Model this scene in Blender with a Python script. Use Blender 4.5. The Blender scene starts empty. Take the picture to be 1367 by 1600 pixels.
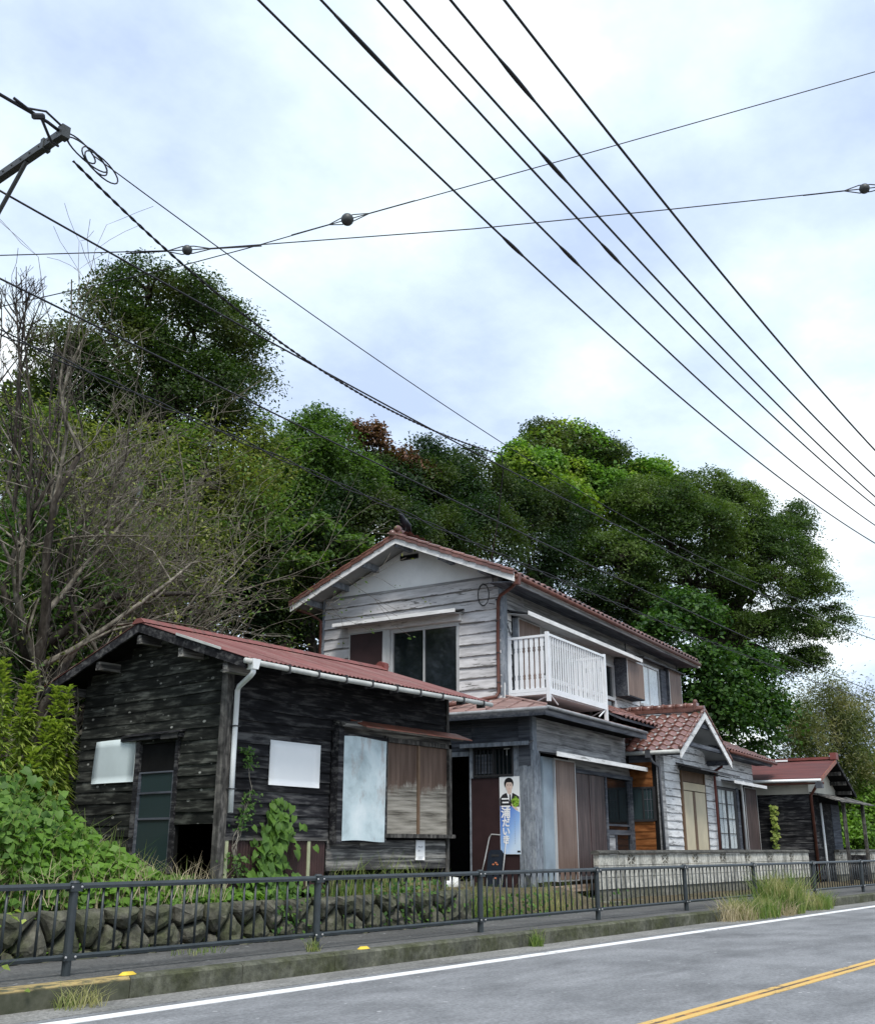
import bpy, math, random
import numpy as np
from mathutils import Matrix, Vector
rad = math.radians
scn = bpy.context.scene
COL = scn.collection

# ------------------------------------------------------------------ camera
cam_d = bpy.data.cameras.new("camera"); cam = bpy.data.objects.new("camera", cam_d); COL.objects.link(cam)
cam.location = (0, 0, 1.15)
cam.rotation_euler = (rad(90 + 17.957), 0, rad(37.7 - 90))
cam_d.sensor_fit = 'VERTICAL'; cam_d.sensor_height = 24; cam_d.lens = 24 * 1620 / 1600
cam_d.clip_start = 0.05; cam_d.clip_end = 3000
scn.camera = cam

# ------------------------------------------------------------------ sky, sun, exposure
SUN = Vector((-0.62, -0.72, 1.45)).normalized()
wd = bpy.data.worlds.new("World"); scn.world = wd; wd.use_nodes = True
wn = wd.node_tree; wn.nodes.clear()
def wnode(t, **k):
    n = wn.nodes.new(t)
    for a, b in k.items(): setattr(n, a, b)
    return n
wout = wnode('ShaderNodeOutputWorld'); wbg = wnode('ShaderNodeBackground'); wbg.inputs[1].default_value = 0.1
sky = wnode('ShaderNodeTexSky', sky_type='NISHITA', sun_disc=False)
sky.sun_elevation = math.asin(SUN.z); sky.sun_rotation = math.atan2(SUN.x, SUN.y)
tc = wnode('ShaderNodeTexCoord'); sep = wnode('ShaderNodeSeparateXYZ'); wn.links.new(tc.outputs['Generated'], sep.inputs[0])
def wmath(op, a, b=None):
    n = wnode('ShaderNodeMath', operation=op)
    for i, v in enumerate((a, b)):
        if v is None: continue
        if hasattr(v, 'links'): wn.links.new(v, n.inputs[i])
        else: n.inputs[i].default_value = v
    return n.outputs[0]
zz = wmath('ADD', wmath('MAXIMUM', sep.outputs[2], 0.0), 0.22)
cmb = wnode('ShaderNodeCombineXYZ')
wn.links.new(wmath('DIVIDE', sep.outputs[0], zz), cmb.inputs[0]); wn.links.new(wmath('DIVIDE', sep.outputs[1], zz), cmb.inputs[1])
def wnoise(scale, detail, rough, off):
    mp = wnode('ShaderNodeMapping'); mp.inputs['Location'].default_value = off
    n = wnode('ShaderNodeTexNoise'); n.inputs['Scale'].default_value = scale; n.inputs['Detail'].default_value = detail; n.inputs['Roughness'].default_value = rough
    wn.links.new(cmb.outputs[0], mp.inputs[0]); wn.links.new(mp.outputs[0], n.inputs[0]); return n.outputs[0]
def wramp(fac, stops):
    r = wnode('ShaderNodeValToRGB'); e = r.color_ramp.elements
    while len(e) < len(stops): e.new(0.5)
    for q, (p, c) in zip(e, stops): q.position = p; q.color = (c[0], c[1], c[2], 1)
    wn.links.new(fac, r.inputs[0]); return r.outputs[0]
def wmix(f, a, b):
    n = wnode('ShaderNodeMix', data_type='RGBA')
    for s, v in ((n.inputs[0], f), (n.inputs[6], a), (n.inputs[7], b)):
        if hasattr(v, 'links'): wn.links.new(v, s)
        elif isinstance(v, tuple): s.default_value = (*v, 1)
        else: s.default_value = v
    return n.outputs[2]
cl = wramp(wnoise(1.25, 8.0, 0.58, (1.1, 13.4, 0)), [(0.39, (0.50, 0.61, 0.83)), (0.48, (0.65, 0.77, 0.96)), (0.55, (0.79, 0.92, 1.02)), (0.63, (1.03, 1.06, 1.06))])
scl = wnode('ShaderNodeVectorMath', operation='SCALE'); wn.links.new(cl, scl.inputs[0]); scl.inputs['Scale'].default_value = 5.35
cover = wramp(wnoise(0.8, 3.0, 0.5, (0.4, 8.2, 0)), [(0.3, (0.86,) * 3), (0.6, (0.97,) * 3)])
wn.links.new(wmix(cover, sky.outputs[0], scl.outputs[0]), wbg.inputs[0]); wn.links.new(wbg.outputs[0], wout.inputs[0])
sl = bpy.data.lights.new("sun", 'SUN'); sl.energy = 1.5; sl.angle = rad(18); sl.color = (1, 0.96, 0.9)
so = bpy.data.objects.new("sun", sl); COL.objects.link(so); so.rotation_euler = SUN.to_track_quat('Z', 'Y').to_euler()
vs = scn.view_settings; vs.view_transform = 'Standard'; vs.look = 'None'; vs.gamma = 1; vs.exposure = 1.25; vs.use_curve_mapping = False
scn.cycles.max_bounces = 5; scn.cycles.diffuse_bounces = 3; scn.cycles.transparent_max_bounces = 8

# ------------------------------------------------------------------ material helpers
class N:
    def __init__(s, name):
        s.m = bpy.data.materials.new(name); s.m.use_nodes = True; s.t = s.m.node_tree; s.b = s.t.nodes['Principled BSDF']; s._o = None
    def n(s, t, **k):
        x = s.t.nodes.new(t)
        for a, b in k.items(): setattr(x, a, b)
        return x
    def put(s, sock, v):
        if hasattr(v, 'links'): s.t.links.new(v, sock)
        elif isinstance(v, tuple) and len(v) == 3 and sock.type == 'RGBA': sock.default_value = (*v, 1)
        else: sock.default_value = v
    def set(s, **k):
        for a, v in k.items():
            s.put(s.b.inputs[{'color': 'Base Color', 'rough': 'Roughness', 'spec': 'Specular IOR Level', 'metal': 'Metallic', 'normal': 'Normal', 'coat': 'Coat Weight', 'alpha': 'Alpha'}[a]], v)
        return s
    def obj(s, perobj=True):
        c = s.n('ShaderNodeTexCoord').outputs['Object']
        if not perobj: return c
        r = s.n('ShaderNodeObjectInfo').outputs['Random']
        mul = s.math('MULTIPLY', r, 57.0)
        a = s.n('ShaderNodeVectorMath', operation='ADD'); s.t.links.new(c, a.inputs[0]); s.t.links.new(mul, a.inputs[1]); return a.outputs[0]
    def pos(s): return s.n('ShaderNodeNewGeometry').outputs['Position']
    def rand(s): return s.n('ShaderNodeObjectInfo').outputs['Random']
    def isl(s): return s.n('ShaderNodeNewGeometry').outputs['Random Per Island']
    def map(s, v, sc):
        m = s.n('ShaderNodeMapping'); s.t.links.new(v, m.inputs[0]); m.inputs['Scale'].default_value = sc; return m.outputs[0]
    def noise(s, v, scale=1, detail=4, rough=.55, dist=0):
        x = s.n('ShaderNodeTexNoise'); s.t.links.new(v, x.inputs[0]); x.inputs['Scale'].default_value = scale; x.inputs['Detail'].default_value = detail
        x.inputs['Roughness'].default_value = rough; x.inputs['Distortion'].default_value = dist; return x.outputs[0]
    def ramp(s, f, stops):
        r = s.n('ShaderNodeValToRGB'); e = r.color_ramp.elements
        while len(e) < len(stops): e.new(.5)
        for q, (p, c) in zip(e, stops):
            if not isinstance(c, tuple): c = (c, c, c)
            q.position = p; q.color = (*c, 1)
        s.put(r.inputs[0], f); return r.outputs[0]
    def math(s, op, a, b=0.0):
        x = s.n('ShaderNodeMath', operation=op); s.put(x.inputs[0], a); s.put(x.inputs[1], b); return x.outputs[0]
    def mix(s, f, a, b, mode='MIX'):
        x = s.n('ShaderNodeMix', data_type='RGBA', blend_type=mode); s.put(x.inputs[0], f); s.put(x.inputs[6], a); s.put(x.inputs[7], b); return x.outputs[2]
    def bump(s, h, strength=.4, dist=.01):
        x = s.n('ShaderNodeBump'); x.inputs['Strength'].default_value = strength; x.inputs['Distance'].default_value = dist; s.put(x.inputs['Height'], h); s.put(s.b.inputs['Normal'], x.outputs[0]); return s
    def sep(s, v):
        x = s.n('ShaderNodeSeparateXYZ'); s.t.links.new(v, x.inputs[0]); return x.outputs

def plain(name, c, rough=.7, spec=.25, metal=0, var=.12, scale=6):
    m = N(name); k = m.noise(m.obj(), scale, 5, .6)
    m.set(color=m.mix(1.0, c, m.ramp(k, [(.3, 1 - var * 2), (.7, 1 + var)]), 'MULTIPLY'), rough=rough, spec=spec, metal=metal); return m.m

def wood(name, dark, mid, light, sx=1.3, sz=34, gain=(.75, 1.25), peel=None, knots=False, rough=.85):
    m = N(name); o = m.obj()
    st = m.noise(m.map(o, (sx, 18, sz)), 1, 6, .65); bl = m.noise(m.map(o, (sx * 1.3, 5, 9)), 1, 4, .55, .6)
    f = m.math('ADD', m.math('MULTIPLY', st, .55), m.math('MULTIPLY', bl, .45))
    col = m.ramp(f, [(.38, dark), (.50, mid), (.62, light)])
    if peel:
        pk = m.noise(m.map(o, (3.2, 9, 26)), 1, 6, .7, .3); pb = m.noise(m.map(o, (1.1, 3, 5)), 1, 2, .5)
        edge = m.ramp(m.sep(m.n('ShaderNodeTexCoord').outputs['Object'])[2], [(.004, .16), (.030, 0.0)])  # flaked lower board edge, also deepening the lap shadow in the colour
        msk = m.ramp(m.math('ADD', m.math('ADD', m.math('MULTIPLY', pk, .6), m.math('MULTIPLY', pb, .4)), edge), [(peel[1], 0.0), (peel[1] + .035, 1.0)])
        pc = m.mix(m.ramp(m.noise(m.map(o, (2, 6, 14)), 1, 4, .6), [(.35, .0), (.7, .5)]), peel[0], mid)
        col = m.mix(msk, pc, col)
    if knots:
        vo = m.n('ShaderNodeTexVoronoi'); m.t.links.new(m.map(o, (5, 5, 9)), vo.inputs[0]); vo.inputs['Scale'].default_value = 1
        ring = m.ramp(vo.outputs['Distance'], [(.0, .8), (.05, .2), (.1, .95), (.17, 0.0)])
        col = m.mix(m.math('MULTIPLY', ring, m.ramp(m.noise(o, 3, 2), [(.46, 0.0), (.52, 1.0)])), col, (.30, .30, .27))
    g = m.n('ShaderNodeMapRange'); m.t.links.new(m.rand(), g.inputs[0]); g.inputs[3].default_value = gain[0]; g.inputs[4].default_value = gain[1]
    m.set(color=m.mix(1.0, col, g.outputs[0], 'MULTIPLY'), rough=rough, spec=.15); m.bump(st, .5, .004); return m.m

def leafmat(name, a, b, c=None, trans=.35, pscale=.6, spec=.25):
    m = N(name); k = m.isl(); col = m.ramp(k, [(0.0, a), (1.0, b)])
    if c:
        nz = m.noise(m.pos(), pscale, 3, .5)
        col = m.mix(m.ramp(nz, [(.48, 0.0), (.6, .85)]), col, c)
    m.set(color=col, rough=.5, spec=spec)
    tr = m.n('ShaderNodeBsdfTranslucent'); m.put(tr.inputs[0], m.mix(1.0, col, (1.3, 1.5, .6), 'MULTIPLY'))
    mx = m.n('ShaderNodeMixShader'); mx.inputs[0].default_value = trans
    m.t.links.new(m.b.outputs[0], mx.inputs[1]); m.t.links.new(tr.outputs[0], mx.inputs[2])
    m.t.links.new(mx.outputs[0], m.t.nodes['Material Output'].inputs[0]); return m.m

# ------------------------------------------------------------------ mesh helpers
class MB:
    def __init__(s): s.v = []; s.f = []
    def add(s, vs, fs):
        k = len(s.v); s.v += [tuple(p) for p in vs]; s.f += [tuple(i + k for i in f) for f in fs]; return s
    def box(s, x0, x1, y0, y1, z0, z1):
        x0, x1 = min(x0, x1), max(x0, x1); y0, y1 = min(y0, y1), max(y0, y1); z0, z1 = min(z0, z1), max(z0, z1)
        return s.add([(x0, y0, z0), (x1, y0, z0), (x1, y1, z0), (x0, y1, z0), (x0, y0, z1), (x1, y0, z1), (x1, y1, z1), (x0, y1, z1)],
                     [(3, 2, 1, 0), (4, 5, 6, 7), (0, 1, 5, 4), (1, 2, 6, 5), (2, 3, 7, 6), (3, 0, 4, 7)])
    def wb(s, s0, s1, d0, d1, z0, z1): return s.box(s0, s1, -d0, -d1, z0, z1)      # box on a wall: along, out, up
    def prism(s, pts, off):
        n = len(pts); o = Vector(off); a = [Vector(p) for p in pts]
        return s.add(a + [p + o for p in a], [tuple(range(n - 1, -1, -1)), tuple(range(n, 2 * n))] + [(i, (i + 1) % n, n + (i + 1) % n, n + i) for i in range(n)])
    def ext(s, prof, a0, a1): return s.prism([(a0, -d, z) for d, z in prof], (a1 - a0, 0, 0))   # (out, up) outline swept along a wall
    def slab(s, p, t): return s.prism(p, (0, 0, -t))
    def tube(s, pts, r, n=6, cap=True):
        P = [Vector(p) for p in pts]; m = len(P); R = r if isinstance(r, (list, tuple)) else [r] * m
        k = len(s.v); up = None
        for i in range(m):
            t = (P[min(i + 1, m - 1)] - P[max(i - 1, 0)]).normalized()
            if up is None: up = t.orthogonal().normalized()
            up = (up - t * up.dot(t)); up = up.normalized() if up.length > 1e-6 else t.orthogonal().normalized()
            b = t.cross(up)
            for j in range(n):
                a = 2 * math.pi * j / n; s.v.append(tuple(P[i] + (up * math.cos(a) + b * math.sin(a)) * R[i]))
        for i in range(m - 1):
            for j in range(n):
                s.f.append((k + i * n + j, k + i * n + (j + 1) % n, k + (i + 1) * n + (j + 1) % n, k + (i + 1) * n + j))
        if cap: s.f.append(tuple(range(k + n - 1, k - 1, -1))); s.f.append(tuple(range(k + (m - 1) * n, k + m * n)))
        return s
    def ball(s, c, r, nu=10, nv=6, sc=(1, 1, 1)):
        k = len(s.v)
        for i in range(nv + 1):
            a = math.pi * i / nv
            for j in range(nu):
                b = 2 * math.pi * j / nu
                s.v.append((c[0] + r * sc[0] * math.sin(a) * math.cos(b), c[1] + r * sc[1] * math.sin(a) * math.sin(b), c[2] + r * sc[2] * math.cos(a)))
        for i in range(nv):
            for j in range(nu): s.f.append((k + i * nu + j, k + (i + 1) * nu + j, k + (i + 1) * nu + (j + 1) % nu, k + i * nu + (j + 1) % nu))
        return s
    def mesh(s, name, mat, smooth=False):
        me = bpy.data.meshes.new(name); me.from_pydata(s.v, [], s.f); me.materials.append(mat)
        if smooth: me.polygons.foreach_set('use_smooth', [True] * len(me.polygons))
        me.update(); return me
    def build(s, name, mat, parent=None, loc=(0, 0, 0), rz=0, smooth=False, **pr):
        return link(name, s.mesh(name, mat, smooth), parent, loc, rz, **pr)
def link(name, me, parent=None, loc=(0, 0, 0), rz=0, label=None, cat=None, group=None, kind=None):
    o = bpy.data.objects.new(name, me); COL.objects.link(o); o.parent = parent; o.location = loc; o.rotation_euler = (0, 0, rz)
    return tag(o, label, cat, group, kind)
def tag(o, label=None, cat=None, group=None, kind=None):
    for k, v in (('label', label), ('category', cat), ('group', group), ('kind', kind)):
        if v: o[k] = v
    return o
def thing(name, label, cat, loc=(0, 0, 0), rz=0, group=None): return link(name, None, None, loc, rz, label, cat, group)
def npmesh(name, V, F, mat, smooth=False):
    """V (n,3) floats, F (m,k) ints, all faces with k corners"""
    me = bpy.data.meshes.new(name); V = np.asarray(V, dtype=np.float32); F = np.asarray(F, dtype=np.int32); m, k = F.shape
    me.vertices.add(len(V)); me.vertices.foreach_set('co', V.ravel()); me.loops.add(m * k); me.loops.foreach_set('vertex_index', F.ravel())
    me.polygons.add(m); me.polygons.foreach_set('loop_start', np.arange(m, dtype=np.int32) * k); me.materials.append(mat)
    if smooth: me.polygons.foreach_set('use_smooth', np.ones(m, dtype=bool))
    me.update(calc_edges=True); return me
class Wall:
    """a wall face: s runs along it, d out of it, z up"""
    def __init__(s, parent, x, y, rz): s.p = parent; s.x = x; s.y = y; s.rz = rz
    def at(s, a, d, z):
        c, n = math.cos(s.rz), math.sin(s.rz); return (s.x + a * c + d * n, s.y + a * n - d * c, z)
    def put(s, name, mb, mat, parent=None, **k): return mb.build(name, mat, parent or s.p, (s.x, s.y, 0), s.rz, **k)
RNG = random.Random(7)
def plank_mesh(L, h, t, mat, warp=.004):
    n = max(2, int(L / .55)); v = []; f = []
    for i in range(n + 1):
        x = L * i / n; zb = RNG.uniform(-warp, warp); jy = RNG.uniform(-warp, warp) * .8
        v += [(x, -.004, zb), (x, -.004 - t - jy, zb), (x, -.010, h + .012), (x, -.004, h + .012)]
    for i in range(n):
        a = 4 * i
        for j in range(4): f.append((a + j, a + (j + 1) % 4, a + 4 + (j + 1) % 4, a + 4 + j))
    f += [(3, 2, 1, 0), (4 * n, 4 * n + 1, 4 * n + 2, 4 * n + 3)]
    mb = MB(); mb.v = v; mb.f = f; return mb.mesh('plank', mat)
def siding(W, wall, s0, s1, z0, z1, row, mat, holes=(), lim=None, joint=.35, t=.02, warp=.004, name='plank'):
    """lapped boards nailed one above the other, each its own object"""
    z = z0
    while z < z1 - .04:
        h = min(row, z1 - z); a, b = (s0, s1) if not lim else lim(z + h * .92); a = max(a, s0); b = min(b, s1); spans = [(a, b)]
        for ha, hb, hz0, hz1 in holes:
            if min(z + h, hz1) - max(z, hz0) > h * .5:
                spans = [q for p0, p1 in spans for q in ((p0, min(p1, ha)), (max(p0, hb), p1)) if q[1] - q[0] > .03]
        for p0, p1 in spans:
            if p1 - p0 < .03: continue
            cuts = [p0, p1]
            if p1 - p0 > 1.9 and RNG.random() < joint: cuts = [p0, RNG.uniform(p0 + .6, p1 - .6), p1]
            for c0, c1 in zip(cuts, cuts[1:]):
                o = link(name, plank_mesh(c1 - c0 - .005, h, t + RNG.uniform(0, .004), mat, warp), wall, (c0, 0, z))
                o.rotation_euler.y = RNG.uniform(-.0025, .0025)
        z += row
def hood(W, s0, s1, z, d, mats, parent=None, drop=.09, th=.03, fas=.07, name='awning'):
    """thin sloping board over an opening with a pale front edge"""
    a = W.put(name, MB().ext([(.0, z + drop), (d, z), (d, z + th), (.0, z + drop + th)], s0, s1), mats[0], parent)
    MB().wb(s0 - .004, s1 + .004, d + .001, d + .022, z - .02, z + fas - .02).build('fascia', mats[1], a)
    return a
# ------------------------------------------------------------------ materials of the site
def asphalt(name, a, b, grit=.35, streak=True):
    m = N(name); p = m.pos()
    blot = m.noise(m.map(p, (.8, 1.2, 1)), 1, 9, .68, .3); fine = m.noise(p, 26, 4, .8); vo = m.n('ShaderNodeTexVoronoi'); m.t.links.new(p, vo.inputs[0]); vo.inputs['Scale'].default_value = 34
    col = m.ramp(blot, [(.35, a), (.62, b)])
    dk = m.ramp(m.noise(m.map(p, (.35, 1.0, 1)), 1.1, 8, .72, .3), [(.47, 1.0), (.60, .80)])
    col = m.mix(1.0, col, dk, 'MULTIPLY')
    col = m.mix(grit, col, m.ramp(fine, [(.34, .1), (.5, 1.0), (.66, 1.9)]), 'MULTIPLY')
    col = m.mix(m.ramp(vo.outputs['Color'], [(.955, 0.0), (.965, .6)]), col, (.5, .5, .5))
    m.set(color=col, rough=.82, spec=.3); m.bump(m.math('ADD', fine, m.math('MULTIPLY', vo.outputs['Distance'], .6)), .5, .006); return m.m
m_road = asphalt('road_asphalt', (.145, .150, .156), (.232, .238, .246))
m_side = asphalt('footpath_asphalt', (.075, .076, .075), (.125, .125, .12), .5)
m_gut = asphalt('gutter_asphalt', (.15, .15, .14), (.26, .255, .24), .5)
def paint(name, c, wear, under):
    m = N(name); p = m.pos(); k = m.noise(p, 9, 8, .8); k2 = m.noise(p, 1.1, 3, .5)
    f = m.ramp(m.math('ADD', m.math('MULTIPLY', k, .6), m.math('MULTIPLY', k2, .4)), [(wear, 0.0), (wear + .05, 1.0)])
    m.set(color=m.mix(f, under, c), rough=.7, spec=.3); return m.m
m_white = paint('white_road_paint', (.74, .74, .73), .385, (.2, .2, .2)); m_yel = paint('yellow_road_paint', (.58, .38, .12), .40, (.16, .13, .1))
m_yelworn = paint('worn_yellow_paint', (.45, .22, .06), .50, (.10, .075, .06))
def concrete(name, a, b, moss=None, stain=.5, sc=1.0):
    m = N(name); p = m.pos(); k = m.noise(p, 3.5 * sc, 7, .65); dr = m.noise(m.map(p, (5 * sc, 5 * sc, .7)), 1, 5, .65, .4); fi = m.noise(p, 16, 6, .75)
    col = m.ramp(k, [(.32, a), (.68, b)])
    col = m.mix(m.ramp(dr, [(.48, 0.0), (.66, stain)]), col, (.035, .036, .032))
    if moss: col = m.mix(m.ramp(m.noise(p, 2.3, 6, .7), [(.42, 0.0), (.62, .9)]), col, moss)
    m.set(color=m.mix(.7, col, m.ramp(fi, [(.32, .35), (.68, 1.6)]), 'MULTIPLY'), rough=.9, spec=.15); m.bump(fi, .6, .015); return m.m
m_kerb = concrete('mossy_kerb_concrete', (.075, .078, .06), (.15, .15, .115), (.055, .06, .03), .5)
m_stone = concrete('mossy_field_stone', (.055, .055, .043), (.15, .143, .115), (.07, .078, .04), .45)
m_mortar = plain('dark_joint_soil', (.02, .02, .016), .95, .1)
m_block = concrete('pale_block', (.40, .39, .34), (.60, .585, .52), None, .75); m_blockbase = concrete('grey_footing', (.15, .145, .12), (.26, .25, .21), (.12, .12, .08), .5)
m_cope = concrete('dark_coping', (.05, .05, .046), (.12, .118, .105), None, .4)
m_soil = N('soil_and_litter'); _p = m_soil.pos(); m_soil.set(color=m_soil.mix(m_soil.ramp(m_soil.noise(_p, 18, 5, .7), [(.35, 0.0), (.7, 1.0)]), m_soil.ramp(m_soil.noise(_p, .9, 5, .6), [(.35, (.035, .04, .018)), (.6, (.10, .08, .05))]), (.16, .135, .09)), rough=.95, spec=.1).bump(m_soil.noise(_p, 24, 5, .7), .8, .03); m_soil = m_soil.m
m_rail = plain('dark_green_grey_powder_coat', (.028, .036, .04), .42, .5, 0, .15, 9)
m_bolt = plain('bolt_steel', (.4, .4, .4), .4, .5)

# ------------------------------------------------------------------ ground, road, footpath
def nz(x, y, s=1.0):
    return (math.sin(x * 1.7 * s + y * .9 * s) + math.sin(x * .8 * s - y * 2.1 * s + 1.3) + math.sin(x * 3.1 * s + y * 2.7 * s + .7) * .5) / 2.5
def ss(a, b, x): t = min(1, max(0, (x - a) / (b - a))); return t * t * (3 - 2 * t)
def bank(x, y):
    lo = .14 if x > 12.3 else .62
    near = .14 + (.56 - .14) * (1 - ss(11.6, 13.0, x)) * ss(9.25, 9.33, y) + ss(9.3, 10.6, y) * (.33 * ss(11.8, 13, x) * (1 - ss(17.2, 18.2, x)) + .1 * ss(18.2, 18.6, x))
    left = (1 - ss(7.3, 8.6, x)) * ss(9.3, 11.4, y) * .5
    hb = 13.2 + max(0, min(1, (x - 13) / 4)) * (3.6 if x < 30 else 0) + max(0, min(16, x - 17)) * .1
    hb = hb if x < 31 else 15.5
    hill = max(0, y - hb); hill = .52 * hill if hill < 12 else 6.24 + (hill - 12) * .12
    return near + left + hill * (1 + .08 * nz(x * .3, y * .3)) + .03 * nz(x, y, 2.2) * ss(9.4, 10, y)
MB().add([(-700, -700, -.03), (900, -700, -.03), (900, 900, -.03), (-700, 900, -.03)], [(0, 1, 2, 3)]).build('ground', m_soil, kind='structure')
MB().box(-120, 260, -1.2, 7.1, -.025, 0).build('road', m_road, kind='structure')
MB().box(-120, 260, 7.1, 7.52, -.025, .004).build('gutter_strip', m_gut, kind='structure')
MB().box(-120, 260, -2.6, -1.2, -.025, .12).build('near_footpath', m_side, kind='structure')
MB().box(-120, 260, 6.80, 6.95, 0, .005).build('edge_line', m_white, kind='structure')
cl_ = MB().box(-120, 260, 3.54, 3.605, 0, .005).box(-120, 260, 3.645, 3.71, 0, .005).build('centre_line', m_yel, kind='structure')
MB().box(-120, 260, 3.609, 3.641, 0, .0045).build('worn_middle', m_yelworn, cl_)
MB().box(-120, 260, 7.66, 9.26, -.02, .148).build('footpath', m_side, kind='structure')
kb = MB().box(-20, 80, 7.535, 7.655, -.02, .12).build('kerb', m_kerb, kind='structure')
m_kerby = N('kerb_with_worn_yellow'); _p = m_kerby.pos(); _k = m_kerby.noise(m_kerby.map(_p, (1, 4, 6)), 5, 6, .7); _z = m_kerby.sep(_p)[2]
m_kerby.set(color=m_kerby.mix(m_kerby.math('MULTIPLY', m_kerby.ramp(_k, [(.40, 0.0), (.56, .85)]), m_kerby.ramp(_z, [(.135, 0.0), (.155, 1.0)])), m_kerby.ramp(m_kerby.noise(_p, 4, 6, .65), [(.35, (.05, .055, .035)), (.65, (.12, .12, .09))]), (.42, .31, .13)), rough=.9, spec=.15); m_kerby = m_kerby.m
x = -6.31; j = 0
while x < 62:
    L = 1.2
    if x > 15.6 and x < 15.9: pass
    c = .022; mb = MB().prism([(x + .004, 7.52 + RNG.uniform(-.004, .004), -.02), (x + .004, 7.515, .168 - c), (x + .004, 7.515 + c, .168), (x + .004, 7.66, .170), (x + .004, 7.66, -.02)][::-1], (L - .008, 0, 0))
    mb.build('kerb_stone', m_kerby if x < 5.4 or 6.9 < x < 8.0 else m_kerb, kb); x += L; j += 1
# bank of soil behind the footpath, rising into the wooded hill
xs = np.concatenate([np.arange(-14, 3, 1.0), np.arange(3, 20, .22), np.arange(20, 70, .8), np.arange(70, 131, 6)]); ys = np.concatenate([[9.24, 9.29, 9.34, 9.5], np.arange(9.7, 14, .25), np.arange(14, 34, .8), np.arange(34, 91, 6)])
V = [(float(a), float(b), bank(float(a), float(b))) for b in ys for a in xs]; nx = len(xs)
F = [(r * nx + c, r * nx + c + 1, (r + 1) * nx + c + 1, (r + 1) * nx + c) for r in range(len(ys) - 1) for c in range(nx - 1)]
link('hill', npmesh('hill', V, F, m_soil, True), kind='structure')

# ------------------------------------------------------------------ stone retaining wall: each stone a piece
sw = MB().box(-4, 12.25, 9.26, 9.36, -.02, .52).build('stone_retaining_wall', m_mortar); tag(sw, 'low retaining wall of rough mossy field stones behind the left railing', 'stone wall')
pts = []
for r, (z, off) in enumerate(((.04, .0), (.26, .2), (.48, .03))):
    k = 0; x = -3.6 + off
    while x < 12.3:
        pts.append((x + RNG.uniform(-.10, .10), z + RNG.uniform(-.06, .06))); x += .40
def clip(poly, a, b):
    mx, mz = (a[0] + b[0]) / 2, (a[1] + b[1]) / 2; dx, dz = b[0] - a[0], b[1] - a[1]; out = []
    for i in range(len(poly)):
        p, q = poly[i], poly[(i + 1) % len(poly)]; dp = (p[0] - mx) * dx + (p[1] - mz) * dz; dq = (q[0] - mx) * dx + (q[1] - mz) * dz
        if dp <= 0: out.append(p)
        if dp * dq < 0: t = dp / (dp - dq); out.append((p[0] + (q[0] - p[0]) * t, p[1] + (q[1] - p[1]) * t))
    return out
for a in pts:
    if a[1] < .1 and a[0] < -1.5: continue
    poly = [(a[0] - .6, .10), (a[0] + .6, .10), (a[0] + .6, .60), (a[0] - .6, .60)]
    for b in pts:
        if b is not a and abs(b[0] - a[0]) < 1.1: poly = clip(poly, a, b)
    if len(poly) < 3: continue
    cx = sum(p[0] for p in poly) / len(poly); cz = sum(p[1] for p in poly) / len(poly)
    ring = []
    for i in range(len(poly)):
        p, q = poly[i], poly[(i + 1) % len(poly)]
        for t in (.12, .5, .88):
            u = p[0] + (q[0] - p[0]) * t; w = p[1] + (q[1] - p[1]) * t; d = math.hypot(u - cx, w - cz) + 1e-6; k = max(.3, 1 - .014 / d); ring.append((cx + (u - cx) * k, cz + (w - cz) * k))
    n = len(ring); v = []; f = []
    for sc, dep in ((1.0, 0.0), (.97, .05), (.8, .095), (.45, .125)):
        for u, w in ring: v.append((cx + (u - cx) * sc + RNG.uniform(-.006, .006), 9.26 - dep * (1 + .35 * nz(u * 5, w * 7)), cz + (w - cz) * sc + RNG.uniform(-.006, .006)))
    v.append((cx, 9.26 - .13, cz))
    for l in range(3):
        for i in range(n): f.append((l * n + i, l * n + (i + 1) % n, (l + 1) * n + (i + 1) % n, (l + 1) * n + i))
    for i in range(n): f.append((3 * n + i, 3 * n + (i + 1) % n, 4 * n))
    mb = MB(); mb.v = v; mb.f = f; mb.build('stone', m_stone, sw)

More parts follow.
